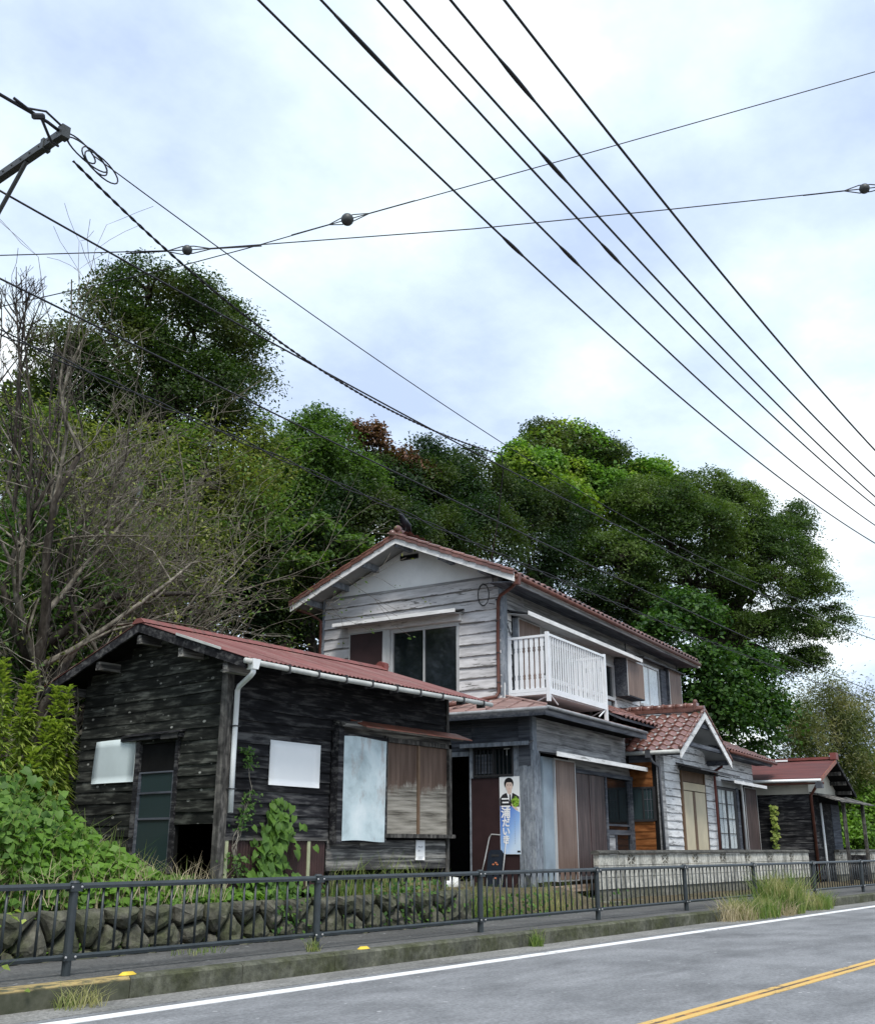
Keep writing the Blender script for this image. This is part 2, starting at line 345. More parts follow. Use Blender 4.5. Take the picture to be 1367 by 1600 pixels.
# ------------------------------------------------------------------ pedestrian railing along the kerb
gr = thing('guard_railing', 'dark metal pedestrian railing with upright bars along the kerb', 'railing', (0, 8.1, .148))
gx = [-.6, 2.45, 5.48, 8.42, 11.36, 14.33, 17.33, 20.39, 23.75, 27.15, 30.4, 33.6, 36.8, 40]
bar = None; RZ = .145
for i, x in enumerate(gx):
    p = MB().tube([(0, 0, -.06), (0, 0, .725)], .038, 12).tube([(0, 0, .722), (0, 0, .74)], [.046, .03], 12).box(-.055, .055, -.045, .045, .655, .715).box(-.055, .055, -.042, .042, RZ - .028, RZ + .028)
    po = p.build('post', m_rail, gr, (x, 0, 0), smooth=False)
    bo = MB()
    for sx in (-.045, .045):
        for z in (.69, RZ): bo.ball((sx, -.047, z), .011, 6, 4)
    bo.build('bolt_heads', m_bolt, po)
    if i + 1 < len(gx):
        L = gx[i + 1] - x
        MB().prism([(.05, -.03, .675), (.05, -.033, .70), (.05, -.018, .722), (.05, .018, .722), (.05, .033, .70), (.05, .03, .675)], (L - .1, 0, 0)).build('top_rail', m_rail, gr, (x, 0, 0))
        MB().prism([(.05, -.022, RZ - .02), (.05, -.026, RZ + .005), (.05, -.012, RZ + .021), (.05, .012, RZ + .021), (.05, .026, RZ + .005), (.05, .022, RZ - .02)], (L - .1, 0, 0)).build('bottom_rail', m_rail, gr, (x, 0, 0))
        if bar is None: bar = MB().tube([(0, 0, RZ), (0, 0, .69)], .0115, 8).mesh('bar', m_rail, True)
        nb = 19
        for k in range(nb): link('bar', bar, gr, (x + L * (k + 1) / (nb + 1), 0, 0))
m_ymark = plain('yellow_marker', (.75, .52, .05), .5, .4)
for x, w in ((5.72, 'by the first railing post from the left'), (8.6, 'just past the second railing post from the left')):
    mb = MB()
    n = 12; ring = [(math.cos(6.283 * k / n), math.sin(6.283 * k / n)) for k in range(n)]
    mb.add([(a * .085, b * .045, 0) for a, b in ring] + [(a * .05, b * .025, .022) for a, b in ring], [(k, (k + 1) % n, n + (k + 1) % n, n + k) for k in range(n)] + [tuple(range(n, 2 * n))])
    o = mb.build('road_stud', m_ymark, None, (x, 7.60, .171)); tag(o, 'small yellow road marker on the kerb ' + w, 'road marker', 'yellow markers on the kerb')

# ------------------------------------------------------------------ block walls in front of the house and the far shed
def vent_block(L, h, th):
    mb = MB().box(0, L, 0, th, 0, .018).box(0, L, 0, th, h - .018, h).box(0, .03, 0, th, .018, h - .018).box(L - .03, L, 0, th, .018, h - .018)
    x0, x1, z0, z1 = .03, L - .03, .018, h - .018; t = .011
    for p, q in (((x0, z0), (x1, z1)), ((x0, z1), (x1, z0)), ((L / 2, z0), (L / 2, z1))):
        d = Vector((q[0] - p[0], 0, q[1] - p[1])).normalized(); k = Vector((-d.z, 0, d.x)) * t; y = .004 if q[0] != p[0] else .006
        mb.prism([Vector((p[0], y, p[1])) + k, Vector((q[0], y, q[1])) + k, Vector((q[0], y, q[1])) - k, Vector((p[0], y, p[1])) - k], (0, .028, 0))
    return mb.mesh('vent_block', m_block)
def block_wall(x0, n, y, label, vents, ztop=1.06):
    w = MB().box(.01, n * .372 - .01, .025, .115, .0, .26).build('block_wall', m_blockbase, None, (x0, y, .14)); tag(w, label, 'block wall')
    L = .372; H = (.27, .48, .695); hh = (.206, .211, .20); vm = vent_block(L - .006, .20, .12)
    for r in range(3):
        for i in range(n):
            if r == 2 and (i + 2) % 4 == vents: link('vent_block', vm, w, (i * L, 0, H[r])); continue
            j = RNG.uniform(-.002, .002); MB().box(0, L - .006, j, .12, 0, hh[r] - .006).build('block', m_block, w, (i * L, 0, H[r]))
    for i in range(0, n, 2):
        l = min(2, n - i) * L
        MB().prism([(.0, -.035, 0), (.0, -.04, .03), (.0, -.015, .062), (.0, .06, .075), (.0, .135, .062), (.0, .16, .03), (.0, .155, 0)][::-1], (l - .006, 0, 0)).build('coping', m_cope, w, (i * L - (.04 if i == 0 else 0), 0, H[2] + .20))
block_wall(18.17, 31, 10.2, 'low white block wall with pierced vent blocks in front of the two storey house', 1)
block_wall(32.75, 14, 10.35, 'short stained block wall with pierced vent blocks beyond the small red roofed shed', 2)
# ------------------------------------------------------------------ wood, metal, tile materials
m_dark = wood('tarred_board', (.006, .006, .007), (.017, .017, .019), (.085, .084, .082), 2.2, 24, (.7, 1.5))
m_darkg = wood('tarred_board_knotted', (.006, .007, .006), (.018, .019, .016), (.085, .088, .075), 2.2, 24, (.7, 1.5), knots=True)
m_bleach = wood('bleached_board', (.02, .02, .02), (.085, .082, .078), (.34, .325, .29), 1.0, 26, (.8, 1.2))
m_post = wood('weathered_post', (.02, .019, .018), (.065, .062, .057), (.16, .15, .135), 18, 1.6, (.9, 1.1))
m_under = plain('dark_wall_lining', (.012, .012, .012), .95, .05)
m_bluegrey = wood('blue_grey_paint', (.12, .135, .16), (.21, .235, .265), (.32, .35, .38), 14, 1.2, (.92, 1.08))
m_bluepanel = plain('pale_blue_grey_panel', (.27, .33, .38), .6, .3, 0, .1, 2.5)
m_paint = wood('flaking_white_board', (.08, .078, .075), (.16, .155, .15), (.26, .25, .24), 1.2, 30, (.9, 1.08), peel=((.68, .665, .67), .585))
m_paint2 = wood('flaking_white_board_bare', (.10, .10, .10), (.2, .2, .2), (.33, .33, .33), 1.2, 34, (.92, 1.08), peel=((.80, .80, .79), .57))
m_grey = wood('grey_board', (.14, .14, .142), (.31, .31, .312), (.48, .48, .475), 1.0, 26, (.85, 1.15))
m_slate = wood('dark_slate_board', (.042, .046, .055), (.08, .088, .105), (.14, .15, .165), 1.0, 26, (.85, 1.15))
m_orange = wood('orange_stained_board', (.085, .028, .008), (.18, .066, .02), (.27, .11, .038), 2.0, 12, (.85, 1.15))
m_fascia = wood('white_fascia', (.2, .2, .19), (.3, .3, .29), (.4, .4, .39), 1.2, 26, (.95, 1.05), peel=((.82, .82, .81), .585))
m_plaster = plain('white_plaster', (.90, .91, .90), .9, .1, 0, .06, 1.6)
m_soffit = plain('painted_soffit', (.36, .37, .37), .85, .15, 0, .1, 3)
def rusty_panel(name, a, b, c, streak=.5):
    m = N(name); o = m.obj(); k = m.noise(m.map(o, (1.4, 3, 1.1)), 1, 6, .62, .4); v = m.noise(m.map(o, (16, 10, .7)), 1, 5, .6); z = m.noise(m.map(o, (22, 9, 1.3)), 1, 6, .7)
    col = m.mix(m.ramp(v, [(.4, 0.0), (.62, streak)]), m.ramp(k, [(.35, a), (.65, b)]), c)
    col = m.mix(.25, col, m.ramp(z, [(.3, .5), (.7, 1.4)]), 'MULTIPLY')
    m.set(color=col, rough=.6, spec=.3); return m.m
m_shut = rusty_panel('brown_tin_panel', (.17, .115, .09), (.25, .18, .145), (.09, .06, .05))
m_shut2 = rusty_panel('red_brown_tin_panel', (.085, .058, .055), (.135, .098, .092), (.02, .016, .015), .75)
m_maroon = plain('maroon_panel', (.035, .018, .019), .55, .35, 0, .15, 3)
m_tin = N('galvanised_sheet'); _o = m_tin.obj(); _k = m_tin.noise(_o, 2.2, 7, .62, .3); _q = m_tin.noise(m_tin.map(_o, (2.5, 2, 1)), 1.3, 6, .7)
m_tin.set(color=m_tin.mix(m_tin.ramp(_q, [(.55, 0.0), (.66, .55)]), m_tin.ramp(_k, [(.3, (.30, .38, .40)), (.5, (.52, .62, .64)), (.7, (.66, .73, .74))]), (.30, .22, .19)), rough=.5, spec=.4, metal=.0); m_tin = m_tin.m
m_white = plain('white_board', (.86, .88, .88), .5, .3, 0, .02, 2); m_white2 = plain('dull_white_sheet', (.58, .66, .66), .5, .3, 0, .05, 2)
m_pvc = plain('white_plastic_pipe', (.78, .80, .79), .4, .4, 0, .05, 4); m_gutter = plain('dirty_grey_gutter', (.50, .51, .48), .5, .35, 0, .16, 5)
m_copper = plain('brown_downpipe', (.12, .045, .032), .5, .35, 0, .18, 5); m_darkpipe = plain('dark_grey_pipe', (.07, .075, .085), .5, .35)
m_alu = plain('aluminium_frame', (.55, .56, .56), .4, .5, .3, .05); m_balc = plain('white_balcony_metal', (.74, .76, .78), .45, .4, 0, .04, 3)
m_frame = plain('dark_frame', (.03, .03, .032), .5, .4); m_beige = plain('beige_door_panel', (.60, .52, .36), .6, .25, 0, .07, 2); m_beigeD = plain('brown_door_frame', (.16, .10, .06), .6, .25)
g = N('dark_glass'); g.set(color=(.008, .012, .014), rough=.06, spec=.55); m_glass = g.m
g = N('green_glass'); g.set(color=(.024, .042, .044), rough=.2, spec=.45); m_gglass = g.m
m_cloth = plain('pale_curtain', (.80, .86, .86), .9, .1, 0, .08, 9)
def clearglass():
    m = N('clear_pane'); gl = m.n('ShaderNodeBsdfGlossy'); gl.inputs['Roughness'].default_value = .04; tr = m.n('ShaderNodeBsdfTransparent')
    mx = m.n('ShaderNodeMixShader'); mx.inputs[0].default_value = .13; m.t.links.new(tr.outputs[0], mx.inputs[1]); m.t.links.new(gl.outputs[0], mx.inputs[2]); m.t.links.new(mx.outputs[0], m.t.nodes['Material Output'].inputs[0]); return m.m
m_clear = clearglass()
def redroof(name, a, b, c):
    m = N(name); o = m.obj(); k = m.noise(m.map(o, (5, .7, 1)), 1, 6, .65, .2); q = m.noise(m.map(o, (9, 1.2, 1)), 1, 5, .7)
    m.set(color=m.mix(m.ramp(q, [(.46, 0.0), (.66, .8)]), m.ramp(k, [(.35, a), (.62, b)]), c), rough=.55, spec=.3); return m.m
m_redtin = redroof('faded_red_corrugated_iron', (.13, .044, .039), (.21, .078, .07), (.22, .14, .12)); m_redcap = redroof('red_ridge_cap', (.15, .045, .038), (.22, .07, .06), (.10, .05, .04)); m_redtin2 = redroof('dull_red_iron', (.11, .042, .04), (.16, .06, .056), (.09, .05, .05))
m_pinktin = redroof('faded_brown_seam_roof', (.24, .14, .125), (.36, .25, .225), (.10, .06, .055))
m_rustedge = redroof('rusty_hood_iron', (.20, .06, .035), (.30, .11, .07), (.12, .09, .07))
def tile_mat():
    m = N('glazed_brown_tile'); o = m.obj(); k = m.noise(o, 9, 5, .6); g = m.n('ShaderNodeMapRange'); m.t.links.new(m.rand(), g.inputs[0]); g.inputs[3].default_value = .75; g.inputs[4].default_value = 1.25
    m.set(color=m.mix(1.0, m.ramp(k, [(.3, (.095, .042, .032)), (.7, (.21, .098, .078))]), g.outputs[0], 'MULTIPLY'), rough=.3, spec=.6); return m.m
m_tile = tile_mat()
m_redpanel = plain('dark_red_corrugated', (.05, .024, .022), .55, .35, 0, .2, 4); m_yelpanel = plain('yellowed_plastic_strip', (.42, .44, .27), .5, .3)
m_paper = N('printed_notice'); m_paper.set(color=(.82, .82, .81), rough=.8); m_paper = m_paper.m; m_ink = plain('grey_print', (.5, .5, .52), .8, .1)

# ------------------------------------------------------------------ the old black shed
shed = thing('old_shed', 'black weathered board shed with a red corrugated roof on the left', 'shed', (8.42, 9.66, 0))
LX, DY = 4.31, 2.95; ZR = 3.92; YR = 1.41; SL = .325
def shz(y): return ZR - abs(y - YR) * SL - .07                 # underside of the roof
sf = Wall(shed, 0, 0, 0); sg = Wall(shed, 0, 0, rad(-90)); sr_ = Wall(shed, LX, 0, rad(90)); sb_ = Wall(shed, 0, DY, 0)
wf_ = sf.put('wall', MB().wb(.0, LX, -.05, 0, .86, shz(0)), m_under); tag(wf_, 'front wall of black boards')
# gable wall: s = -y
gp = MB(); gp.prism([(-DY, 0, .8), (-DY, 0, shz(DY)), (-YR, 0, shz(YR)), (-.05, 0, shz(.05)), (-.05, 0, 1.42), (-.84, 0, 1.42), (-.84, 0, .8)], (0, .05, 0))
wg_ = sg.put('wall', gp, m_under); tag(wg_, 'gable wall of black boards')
Wall(shed, LX, 0, rad(90)).put('wall', MB().prism([(0.05, 0, .86), (0.05, 0, shz(.05)), (YR, 0, shz(YR)), (DY, 0, shz(DY)), (DY, 0, .86)], (0, .05, 0)), m_dark)
sb_.put('wall', MB().wb(0.06, LX - .06, -.05, 0, .5, shz(DY)), m_dark)
sf.put('floor_slab', MB().box(.06, LX - .06, .06, DY - .06, .80, .84), m_under)
hol = [(1.76, 2.80, 1.22, 2.68), (2.78, 4.31, 1.31, 2.68)]
siding(sf, wf_, .0, LX, 1.26, shz(0), .137, m_dark, hol, joint=.6, t=.028, warp=.007)
siding(sf, wf_, 1.74, LX, .87, 1.24, .137, m_bleach, (), joint=.3, warp=.005)
def glim(z): return (-DY if z < shz(DY) else -(YR + (ZR - .07 - z) / SL), 0 if z < shz(0) else -(YR - (ZR - .07 - z) / SL))
siding(sg, wg_, -DY, -.0, 1.42, 3.80, .141, m_darkg, [(-1.68, -.86, .8, 2.44)], glim, .3, warp=.009)
siding(sg, wg_, -DY, -1.68, .86, 1.42, .141, m_darkg, [], None, .3, warp=.009)
sf.put('corner_post', MB().wb(-.125, -.02, -.02, .085, .62, 3.32), m_post)
sf.put('corner_post', MB().wb(LX - .06, LX + .0, 0, .045, .70, 3.30), m_post)
for s_ in (1.85, 3.0, 4.2): sf.put('foundation_post', MB().wb(s_, s_ + .12, -.14, -.02, .5, .86), m_post)
# roof: corrugated sheets front and back, ridge cap, battens
def corr(x0, x1, ya, za, yb, zb, mat, name, parent, amp=.009, per=.076):
    n = max(2, int((x1 - x0) / per * 4)); v = []; f = []
    for i in range(n + 1):
        x = x0 + (x1 - x0) * i / n; w = amp * math.sin(2 * math.pi * x / per)
        v += [(x, ya, za + w), (x, yb, zb + w), (x, ya, za + w - .006), (x, yb, zb + w - .006)]
    for i in range(n): a = 4 * i; b = a + 4; f += [(a, b, b + 1, a + 1), (a + 2, a + 3, b + 3, b + 2), (a, a + 2, b + 2, b), (a + 1, b + 1, b + 3, a + 3)]
    f += [(0, 1, 3, 2), (4 * n, 4 * n + 2, 4 * n + 3, 4 * n + 1)]
    mb = MB(); mb.v = v; mb.f = f; return mb.build(name, mat, parent)
rf = sf.put('roof', MB().slab([(-.33, -.60, shz(-.60) + .045), (LX + .13, -.60, shz(-.60) + .045), (LX + .13, YR, shz(YR) + .045), (-.33, YR, shz(YR) + .045)], .03)
    .slab([(-.33, YR + .002, shz(YR) + .045), (LX + .13, YR + .002, shz(YR) + .045), (LX + .13, 3.40, shz(3.40) + .045), (-.33, 3.40, shz(3.40) + .045)], .03), m_under)
k = 0; x = -.38
while x < LX + .15:
    x1 = min(x + .70, LX + .17); dz = .0016 * (k % 2)
    corr(x, x1 + .03, -.67, ZR - (.67 + YR) * SL + dz, YR + .0, ZR + dz, m_redtin, 'roof_sheet', rf); corr(x, x1 + .03, YR, ZR + dz, 3.47, ZR - (3.47 - YR) * SL + dz, m_redtin, 'roof_sheet', rf); x = x1; k += 1
MB().prism([(-.39, YR - .13, ZR - .02), (-.39, YR - .05, ZR + .045), (-.39, YR + .05, ZR + .045), (-.39, YR + .13, ZR - .02)], (LX + .50, 0, 0)).build('ridge_cap', m_redcap, rf)
MB().box(LX + .06, LX + .17, YR - .09, YR + .09, ZR - .01, ZR + .10).tube([(LX + .05, YR, ZR + .06), (LX + .2, YR, ZR + .06)], .075, 8).build('ridge_end', m_redcap, rf)
for ya, yb in ((-.66, YR), (3.46, YR)):
    za, zb = ZR - abs(ya - YR) * SL - .03, ZR - .03
    MB().prism([(-.372, ya, za + .012), (-.372, yb, zb + .012), (-.372, yb, zb - .10), (-.372, ya, za - .10)], (.03, 0, 0)).build('barge_board', m_dark, rf)
MB().prism([(-.395, -.22, ZR - (YR + .22) * SL + .018), (-.395, .62, ZR - (YR - .62) * SL + .018), (-.395, .62, ZR - (YR - .62) * SL - .012), (-.395, -.22, ZR - (YR + .22) * SL - .012)], (.02, 0, 0)).build('edge_strip', m_gutter, rf)
for y in (-.28, .56, YR, 2.25, 3.05): z = shz(y) - (0 if y != YR else .02); MB().box(-.345, .02, y - .045, y + .045, z - .19, z - .08).build('purlin_end', m_bleach, rf)
# gutter and broken white downpipe
gpts = [(-.42, -.70, 3.195), (-.16, -.70, 3.19), (1.0, -.70, 3.175), (2.4, -.70, 3.18), (LX + .19, -.70, 3.195)]
gt = MB().tube(gpts, .033, 10).build('gutter', m_gutter, shed, smooth=True)
for i in range(9): x = .25 + i * .5; MB().box(x, x + .018, -.745, -.60, 3.125, 3.232).build('bracket', m_frame, gt)
dp = MB().tube([(-.28, -.69, 3.12), (-.28, -.69, 3.075), (-.25, -.62, 3.05), (-.04, -.20, 2.99), (-.005, -.13, 2.95), (0, -.12, 2.2), (0.005, -.12, 1.54)], .032, 10).build('downpipe', m_pvc, shed, smooth=True)
MB().prism([(-.34, -.745, 3.225), (-.22, -.745, 3.225), (-.24, -.735, 3.11), (-.32, -.735, 3.11)], (0, .11, 0)).build('hopper', m_pvc, dp)
MB().box(-.045, .045, -.16, 0, 2.52, 2.535).build('pipe_clip', m_frame, dp); MB().box(-.05, .045, -.16, 0, 1.80, 1.812).build('pipe_clip', m_frame, dp)
# tin-covered shutter case and the two brown shutters
sc_ = sf.put('shutter_case', MB().wb(1.78, 2.78, .02, .13, 1.22, 2.60).wb(1.775, 1.875, .02, .15, 1.20, 2.70), m_dark)
v = []; n = 8
sh = MB()
for i in range(n + 1):
    for j in range(n + 1):
        u = i / n; w = j / n; x = 1.885 + .865 * u + (1 - w) * -.02; z = 1.235 + 1.33 * w; sh.v.append((x, -.138 - .012 * math.sin(u * 3.1) * (1 + .5 * math.sin(w * 9 + u * 4)), z + .012 * math.sin(u * 5)))
for i in range(n):
    for j in range(n): a = i * (n + 1) + j; sh.f.append((a, a + n + 1, a + n + 2, a + 1))
sh.build('tin_sheet', m_tin, sc_, smooth=True)
m_peel = N('peeling_brown_shutter'); _p = m_peel.n('ShaderNodeTexCoord').outputs['Object']; _s = m_peel.sep(_p)
_w = m_peel.noise(m_peel.map(_p, (4.5, 1, 1.6)), 1, 8, .8); _h = m_peel.math('ADD', m_peel.math('MULTIPLY', _s[2], 1.15), m_peel.math('ADD', m_peel.math('MULTIPLY', _s[0], -.30), m_peel.math('MULTIPLY', m_peel.math('MULTIPLY', _w, _w), -.95)))
_f = m_peel.ramp(m_peel.math('ADD', _h, -.25), [(.06, 1.0), (.20, 0.0)]); _g = m_peel.noise(m_peel.map(_p, (1.2, 1, 26)), 1, 6, .65)
m_peel.set(color=m_peel.mix(_f, m_peel.ramp(m_peel.noise(m_peel.map(_p, (12, 1, .8)), 1, 5, .6), [(.35, (.085, .055, .042)), (.65, (.16, .11, .085))]), m_peel.ramp(_g, [(.34, (.09, .08, .065)), (.48, (.26, .24, .20)), (.62, (.38, .35, .30))])), rough=.8, spec=.15); m_peel = m_peel.m
wn_ = sf.put('window', MB().wb(2.78, 4.31, .0, .03, 1.36, 2.60).wb(2.785, 2.83, .02, .10, 1.30, 2.64).wb(4.235, 4.30, .02, .10, 1.29, 2.62).wb(2.76, 4.33, .02, .14, 1.285, 1.335).wb(2.80, 4.30, .02, .10, 2.56, 2.62), m_post)
for a, b in ((2.835, 3.53), (3.57, 4.23)):
    o = MB().wb(0, b - a, .035, .055, 0, 1.22).build('shutter', m_peel, wn_); o.location = (a, 0, 1.338)
MB().wb(3.525, 3.575, .035, .075, 1.337, 2.56).build('mullion', m_beigeD, wn_)
hd = sf.put('window_hood', MB().ext([(.02, 2.79), (.02, 2.81), (.32, 2.70), (.32, 2.685)], 2.12, 4.52), m_rustedge)
MB().ext([(.021, 2.745), (.021, 2.785), (.24, 2.715), (.22, 2.675)], 1.80, 4.42).build('hood_board', m_bleach, hd); MB().wb(1.80, 4.33, .021, .06, 2.61, 2.73).build('head_board', m_bleach, hd)
MB().prism([(1.79, -.08, 2.74), (1.79, -.22, 2.72), (2.02, -.20, 2.75), (2.28, -.09, 2.80)], (0, 0, -.045)).build('broken_end', m_bleach, hd)
# low corrugated skirting on the left half
rp = MB()
n = 150
for i in range(n + 1): x = .03 + 1.68 * i / n; y = -.012 - .008 * math.sin(i * 2 * math.pi / 4); rp.v += [(x, y, .70), (x, y, 1.245)]
for i in range(n): a = 2 * i; rp.f.append((a, a + 2, a + 3, a + 1))
rpo = sf.put('skirting_sheet', rp, m_redpanel); MB().wb(1.38, 1.43, .022, .034, .70, 1.24).build('strip', m_yelpanel, rpo); MB().wb(.03, .08, .022, .034, .70, 1.24).build('strip', m_yelpanel, rpo)
sf.put('sill_board', MB().wb(.0, 1.74, .0, .04, 1.235, 1.275), m_bleach)
# door in the gable: near-black wall slab stands in for the unlit inside, glazed lower sash with two bars
dr = sg.put('doorway', MB().wb(-1.68, -1.61, 0, .05, .86, 2.46).wb(-.89, -.845, 0, .055, .86, 2.46), m_dark)
MB().wb(-1.60, -.90, .002, .012, .88, 2.04).build('pane', m_gglass, dr); MB().wb(-1.60, -.90, .013, .03, 1.79, 1.815).wb(-1.60, -.90, .013, .03, 1.48, 1.505).wb(-1.60, -1.565, .0125, .034, .88, 2.04).wb(-.93, -.90, .0125, .034, .88, 2.04).wb(-1.60, -.90, .0, .03, 2.04, 2.06).build('sash_bars', m_slate, dr)
hb = sg.put('door_hood', MB().wb(-1.95, -.78, .02, .10, 2.455, 2.505), m_dark); MB().wb(-1.12, -.80, .102, .112, 2.44, 2.51).build('patch', m_bleach, hb); MB().ext([(.02, 2.53), (.02, 2.55), (.13, 2.52), (.13, 2.505)], -1.9, -.76).build('hood_board', m_dark, hb)
# boards nailed to the shed
def sheet(name, W, s0, s1, z0, z1, d, mat, label, cat, bend=.0, rot=0.0, group=None):
    n = 6; mb = MB(); w, h = s1 - s0, z1 - z0
    for q in (0, 1):
        for i in range(n + 1):
            for j in range(n + 1): u, v = i / n, j / n; mb.v.append((w * u + bend * .6 * v * v * (1 - u) * 2, -d - bend * math.sin(3.1 * u) * (.4 + v) - (0 if q else .006) + (.004 if q else 0), h * v))
    m1 = (n + 1) ** 2
    for i in range(n):
        for j in range(n): a = i * (n + 1) + j; mb.f += [(a, a + n + 1, a + n + 2, a + 1), (m1 + a, m1 + a + 1, m1 + a + n + 2, m1 + a + n + 1)]
    for i in range(n):
        for a, b in ((i * (n + 1), (i + 1) * (n + 1)), (i * (n + 1) + n, (i + 1) * (n + 1) + n), (i, i + 1), (n * (n + 1) + i, n * (n + 1) + i + 1)): mb.f.append((a, b, m1 + b, m1 + a))
    P = W.p.matrix_basis @ Vector(W.at(s0, 0, z0)); o = mb.build(name, mat, None, P, W.rz + W.p.rotation_euler.z, True); o.rotation_euler.y = rot; tag(o, label, cat, group)
    for p in o.data.polygons: p.use_smooth = abs(p.normal.y) > .9
    return o
sheet('white_board', sf, .66, 1.545, 1.885, 2.425, .034, m_white, 'blank bright white board nailed to the shed front left of the tin shutter', 'board', 0, .006)
sheet('white_sheet', sg, -2.58, -1.70, 1.95, 2.49, .04, m_white2, 'blank buckled dull white sheet nailed to the gable beside the dark doorway', 'board', .03, 0)
npap = sheet('paper_notice', sf, 3.53, 3.735, .99, 1.255, .032, m_paper, 'small white paper notice pinned on the boards under the peeling brown shutters', 'notice', .004, .01)
ink = MB()
for i, (a, b, z) in enumerate(((.05, .07, .17), (.085, .10, .165), (.12, .14, .17), (.05, .075, .12), (.09, .095, .12), (.04, .15, .04), (.04, .14, .025))): ink.wb(a, b, .0485, .0495, z, z + (.018 if i < 5 else .006))
ink.build('print', m_ink, npap)
# ------------------------------------------------------------------ the two storey house (own frame: u along the front, w to the back)
HA = rad(7); house = thing('two_storey_house', 'weathered two storey house with white boards, brown shutters, a balcony and tiled roofs', 'house', (16.83, 10.8, 0), HA)
def hw(u, w, z): return house.matrix_basis @ Vector((u, w, z))
DB = 5.40
f1 = Wall(house, 0, 0, 0); l1 = Wall(house, 0, 0, rad(-90)); f2 = Wall(house, 0, .86, 0); l2 = Wall(house, .6, 0, rad(-90)); gf = Wall(house, 0, -.71, 0); gl = Wall(house, 5.1, 0, rad(-90)); r2 = Wall(house, 11.8, 0, rad(90)); r1 = Wall(house, 13.2, 0, rad(90)); bk = Wall(house, 0, DB, 0)
def wall(W, s0, s1, z0, z1, mat=m_under, lab=None):
    o = W.put('wall', MB().wb(s0, s1, -.06, 0, z0, z1), mat); tag(o, lab); return o
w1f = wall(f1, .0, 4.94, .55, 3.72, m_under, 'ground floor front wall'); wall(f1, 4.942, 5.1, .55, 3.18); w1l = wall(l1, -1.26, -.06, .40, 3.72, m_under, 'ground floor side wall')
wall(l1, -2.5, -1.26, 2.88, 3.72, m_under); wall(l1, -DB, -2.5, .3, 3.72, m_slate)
wgl = wall(gl, .0, .71, .5, 3.18, m_under, 'porch side wall of orange boards'); wgf = wall(gf, 5.16, 8.9, .5, 3.20, m_under, 'white boarded front wall of the low wing'); wall(gf, 8.9, 13.2, .5, 3.5)
wall(r1, -.65, DB, .3, 3.5, m_slate); bk.put('wall', MB().box(.06, 13.14, -.06, 0, .3, 4.2), m_slate)
w2l = wall(l2, -DB + .05, -.92, 3.9, 6.52, m_under, 'upper gable wall of flaking white boards'); w2f = wall(f2, .6, 11.8, 3.6, 6.42, m_under, 'upper front wall')
wall(r2, .92, DB - .05, 3.6, 6.5, m_slate); bk.put('wall', MB().box(.66, 11.74, -.06, 0, 4.2, 6.5), m_slate)
f1.put('foundation', MB().box(.0, 13.1, .04, DB - .1, .1, .55), m_blockbase); f1.put('floor_slab', MB().box(.1, 13.1, .1, DB - .1, .552, .56), m_under)
f1.put('room_partition', MB().box(1.5, 1.55, .1, DB - .1, .56, 3.6), m_under)
# boards
siding(l2, w2l, -DB + .06, -.86, 3.98, 6.52, .231, m_paint, [(-4.62, -1.84, 4.2, 5.86)], None, .75, .034, .006)
siding(f2, w2f, .78, 11.78, 5.86, 6.42, .19, m_grey, (), None, .8, .018)
siding(f2, w2f, .78, 11.78, 4.0, 5.86, .231, m_paint2, [(1.0, 6.62, 4.1, 5.9), (8.45, 10.56, 4.78, 5.9)], None, .2, .02)
siding(f1, w1f, .2, 4.92, 2.90, 3.68, .196, m_grey, (), None, .7, .018)
siding(l1, w1l, -1.26, -.22, 3.06, 3.70, .32, m_slate, (), None, 0, .015)
wl_up = wall(l1, -2.5, -1.26, 2.88, 3.72); siding(l1, wl_up, -2.5, -1.26, 2.90, 3.70, .32, m_slate, (), None, 0, .015)
siding(gf, wgf, 5.34, 13.18, 1.02, 3.48, .178, m_paint2, [(6.5, 8.42, .9, 3.02), (9.42, 13.02, .9, 2.80), (8.62, 9.25, 3.2, 3.6)], lambda z: (5.34 if z < 3.2 else 7.0 - (4.18 - z) / .52 + .04, 13.18), .3, .02, .005)
siding(gl, wgl, .02, .56, .9, 1.72, .15, m_orange, (), None, 0, .016); siding(gl, wgl, .02, .56, 2.46, 3.0, .18, m_orange, (), None, 0, .016); siding(gl, wgl, .02, .60, 3.0, 3.17, .15, m_slate, (), None, 0, .016)
# gable plaster, vent, roof of the upper storey
UR, URW = 7.50, 3.08; USL = .425
def uz(w): return UR - abs(w - URW) * USL
pl = l2.put('gable_plaster', MB().prism([(-DB + .05, 0, 6.53), (-DB + .05, 0, uz(DB) - .02), (-URW, 0, UR - .02), (-.86, 0, uz(.86) - .02), (-.86, 0, 6.53)], (0, .06, 0)), m_plaster)
MB().wb(-DB + .03, -.84, .0, .03, 6.50, 6.55).build('band', m_grey, pl)
vt = MB().wb(-3.33, -2.87, .002, .03, 7.185, 7.29).build('vent', m_frame, pl); MB().wb(-3.31, -2.89, .031, .036, 7.205, 7.27).build('vent_louvre', m_under, pl)
rf = f2.put('roof', MB(), m_soffit); bpy.data.objects.remove(rf)
u0, u1 = -.02, 12.15
rb = MB()
for wa, wb_ in ((.30, URW), (URW, 5.84)): rb.slab([(u0 + .03, wa, uz(wa) + .055), (u1, wa, uz(wa) + .055), (u1, wb_, uz(wb_) + .055), (u0 + .03, wb_, uz(wb_) + .055)], .05)
rf = rb.build('roof', m_soffit, house); tag(rf, 'upper gabled roof of brown tiles')
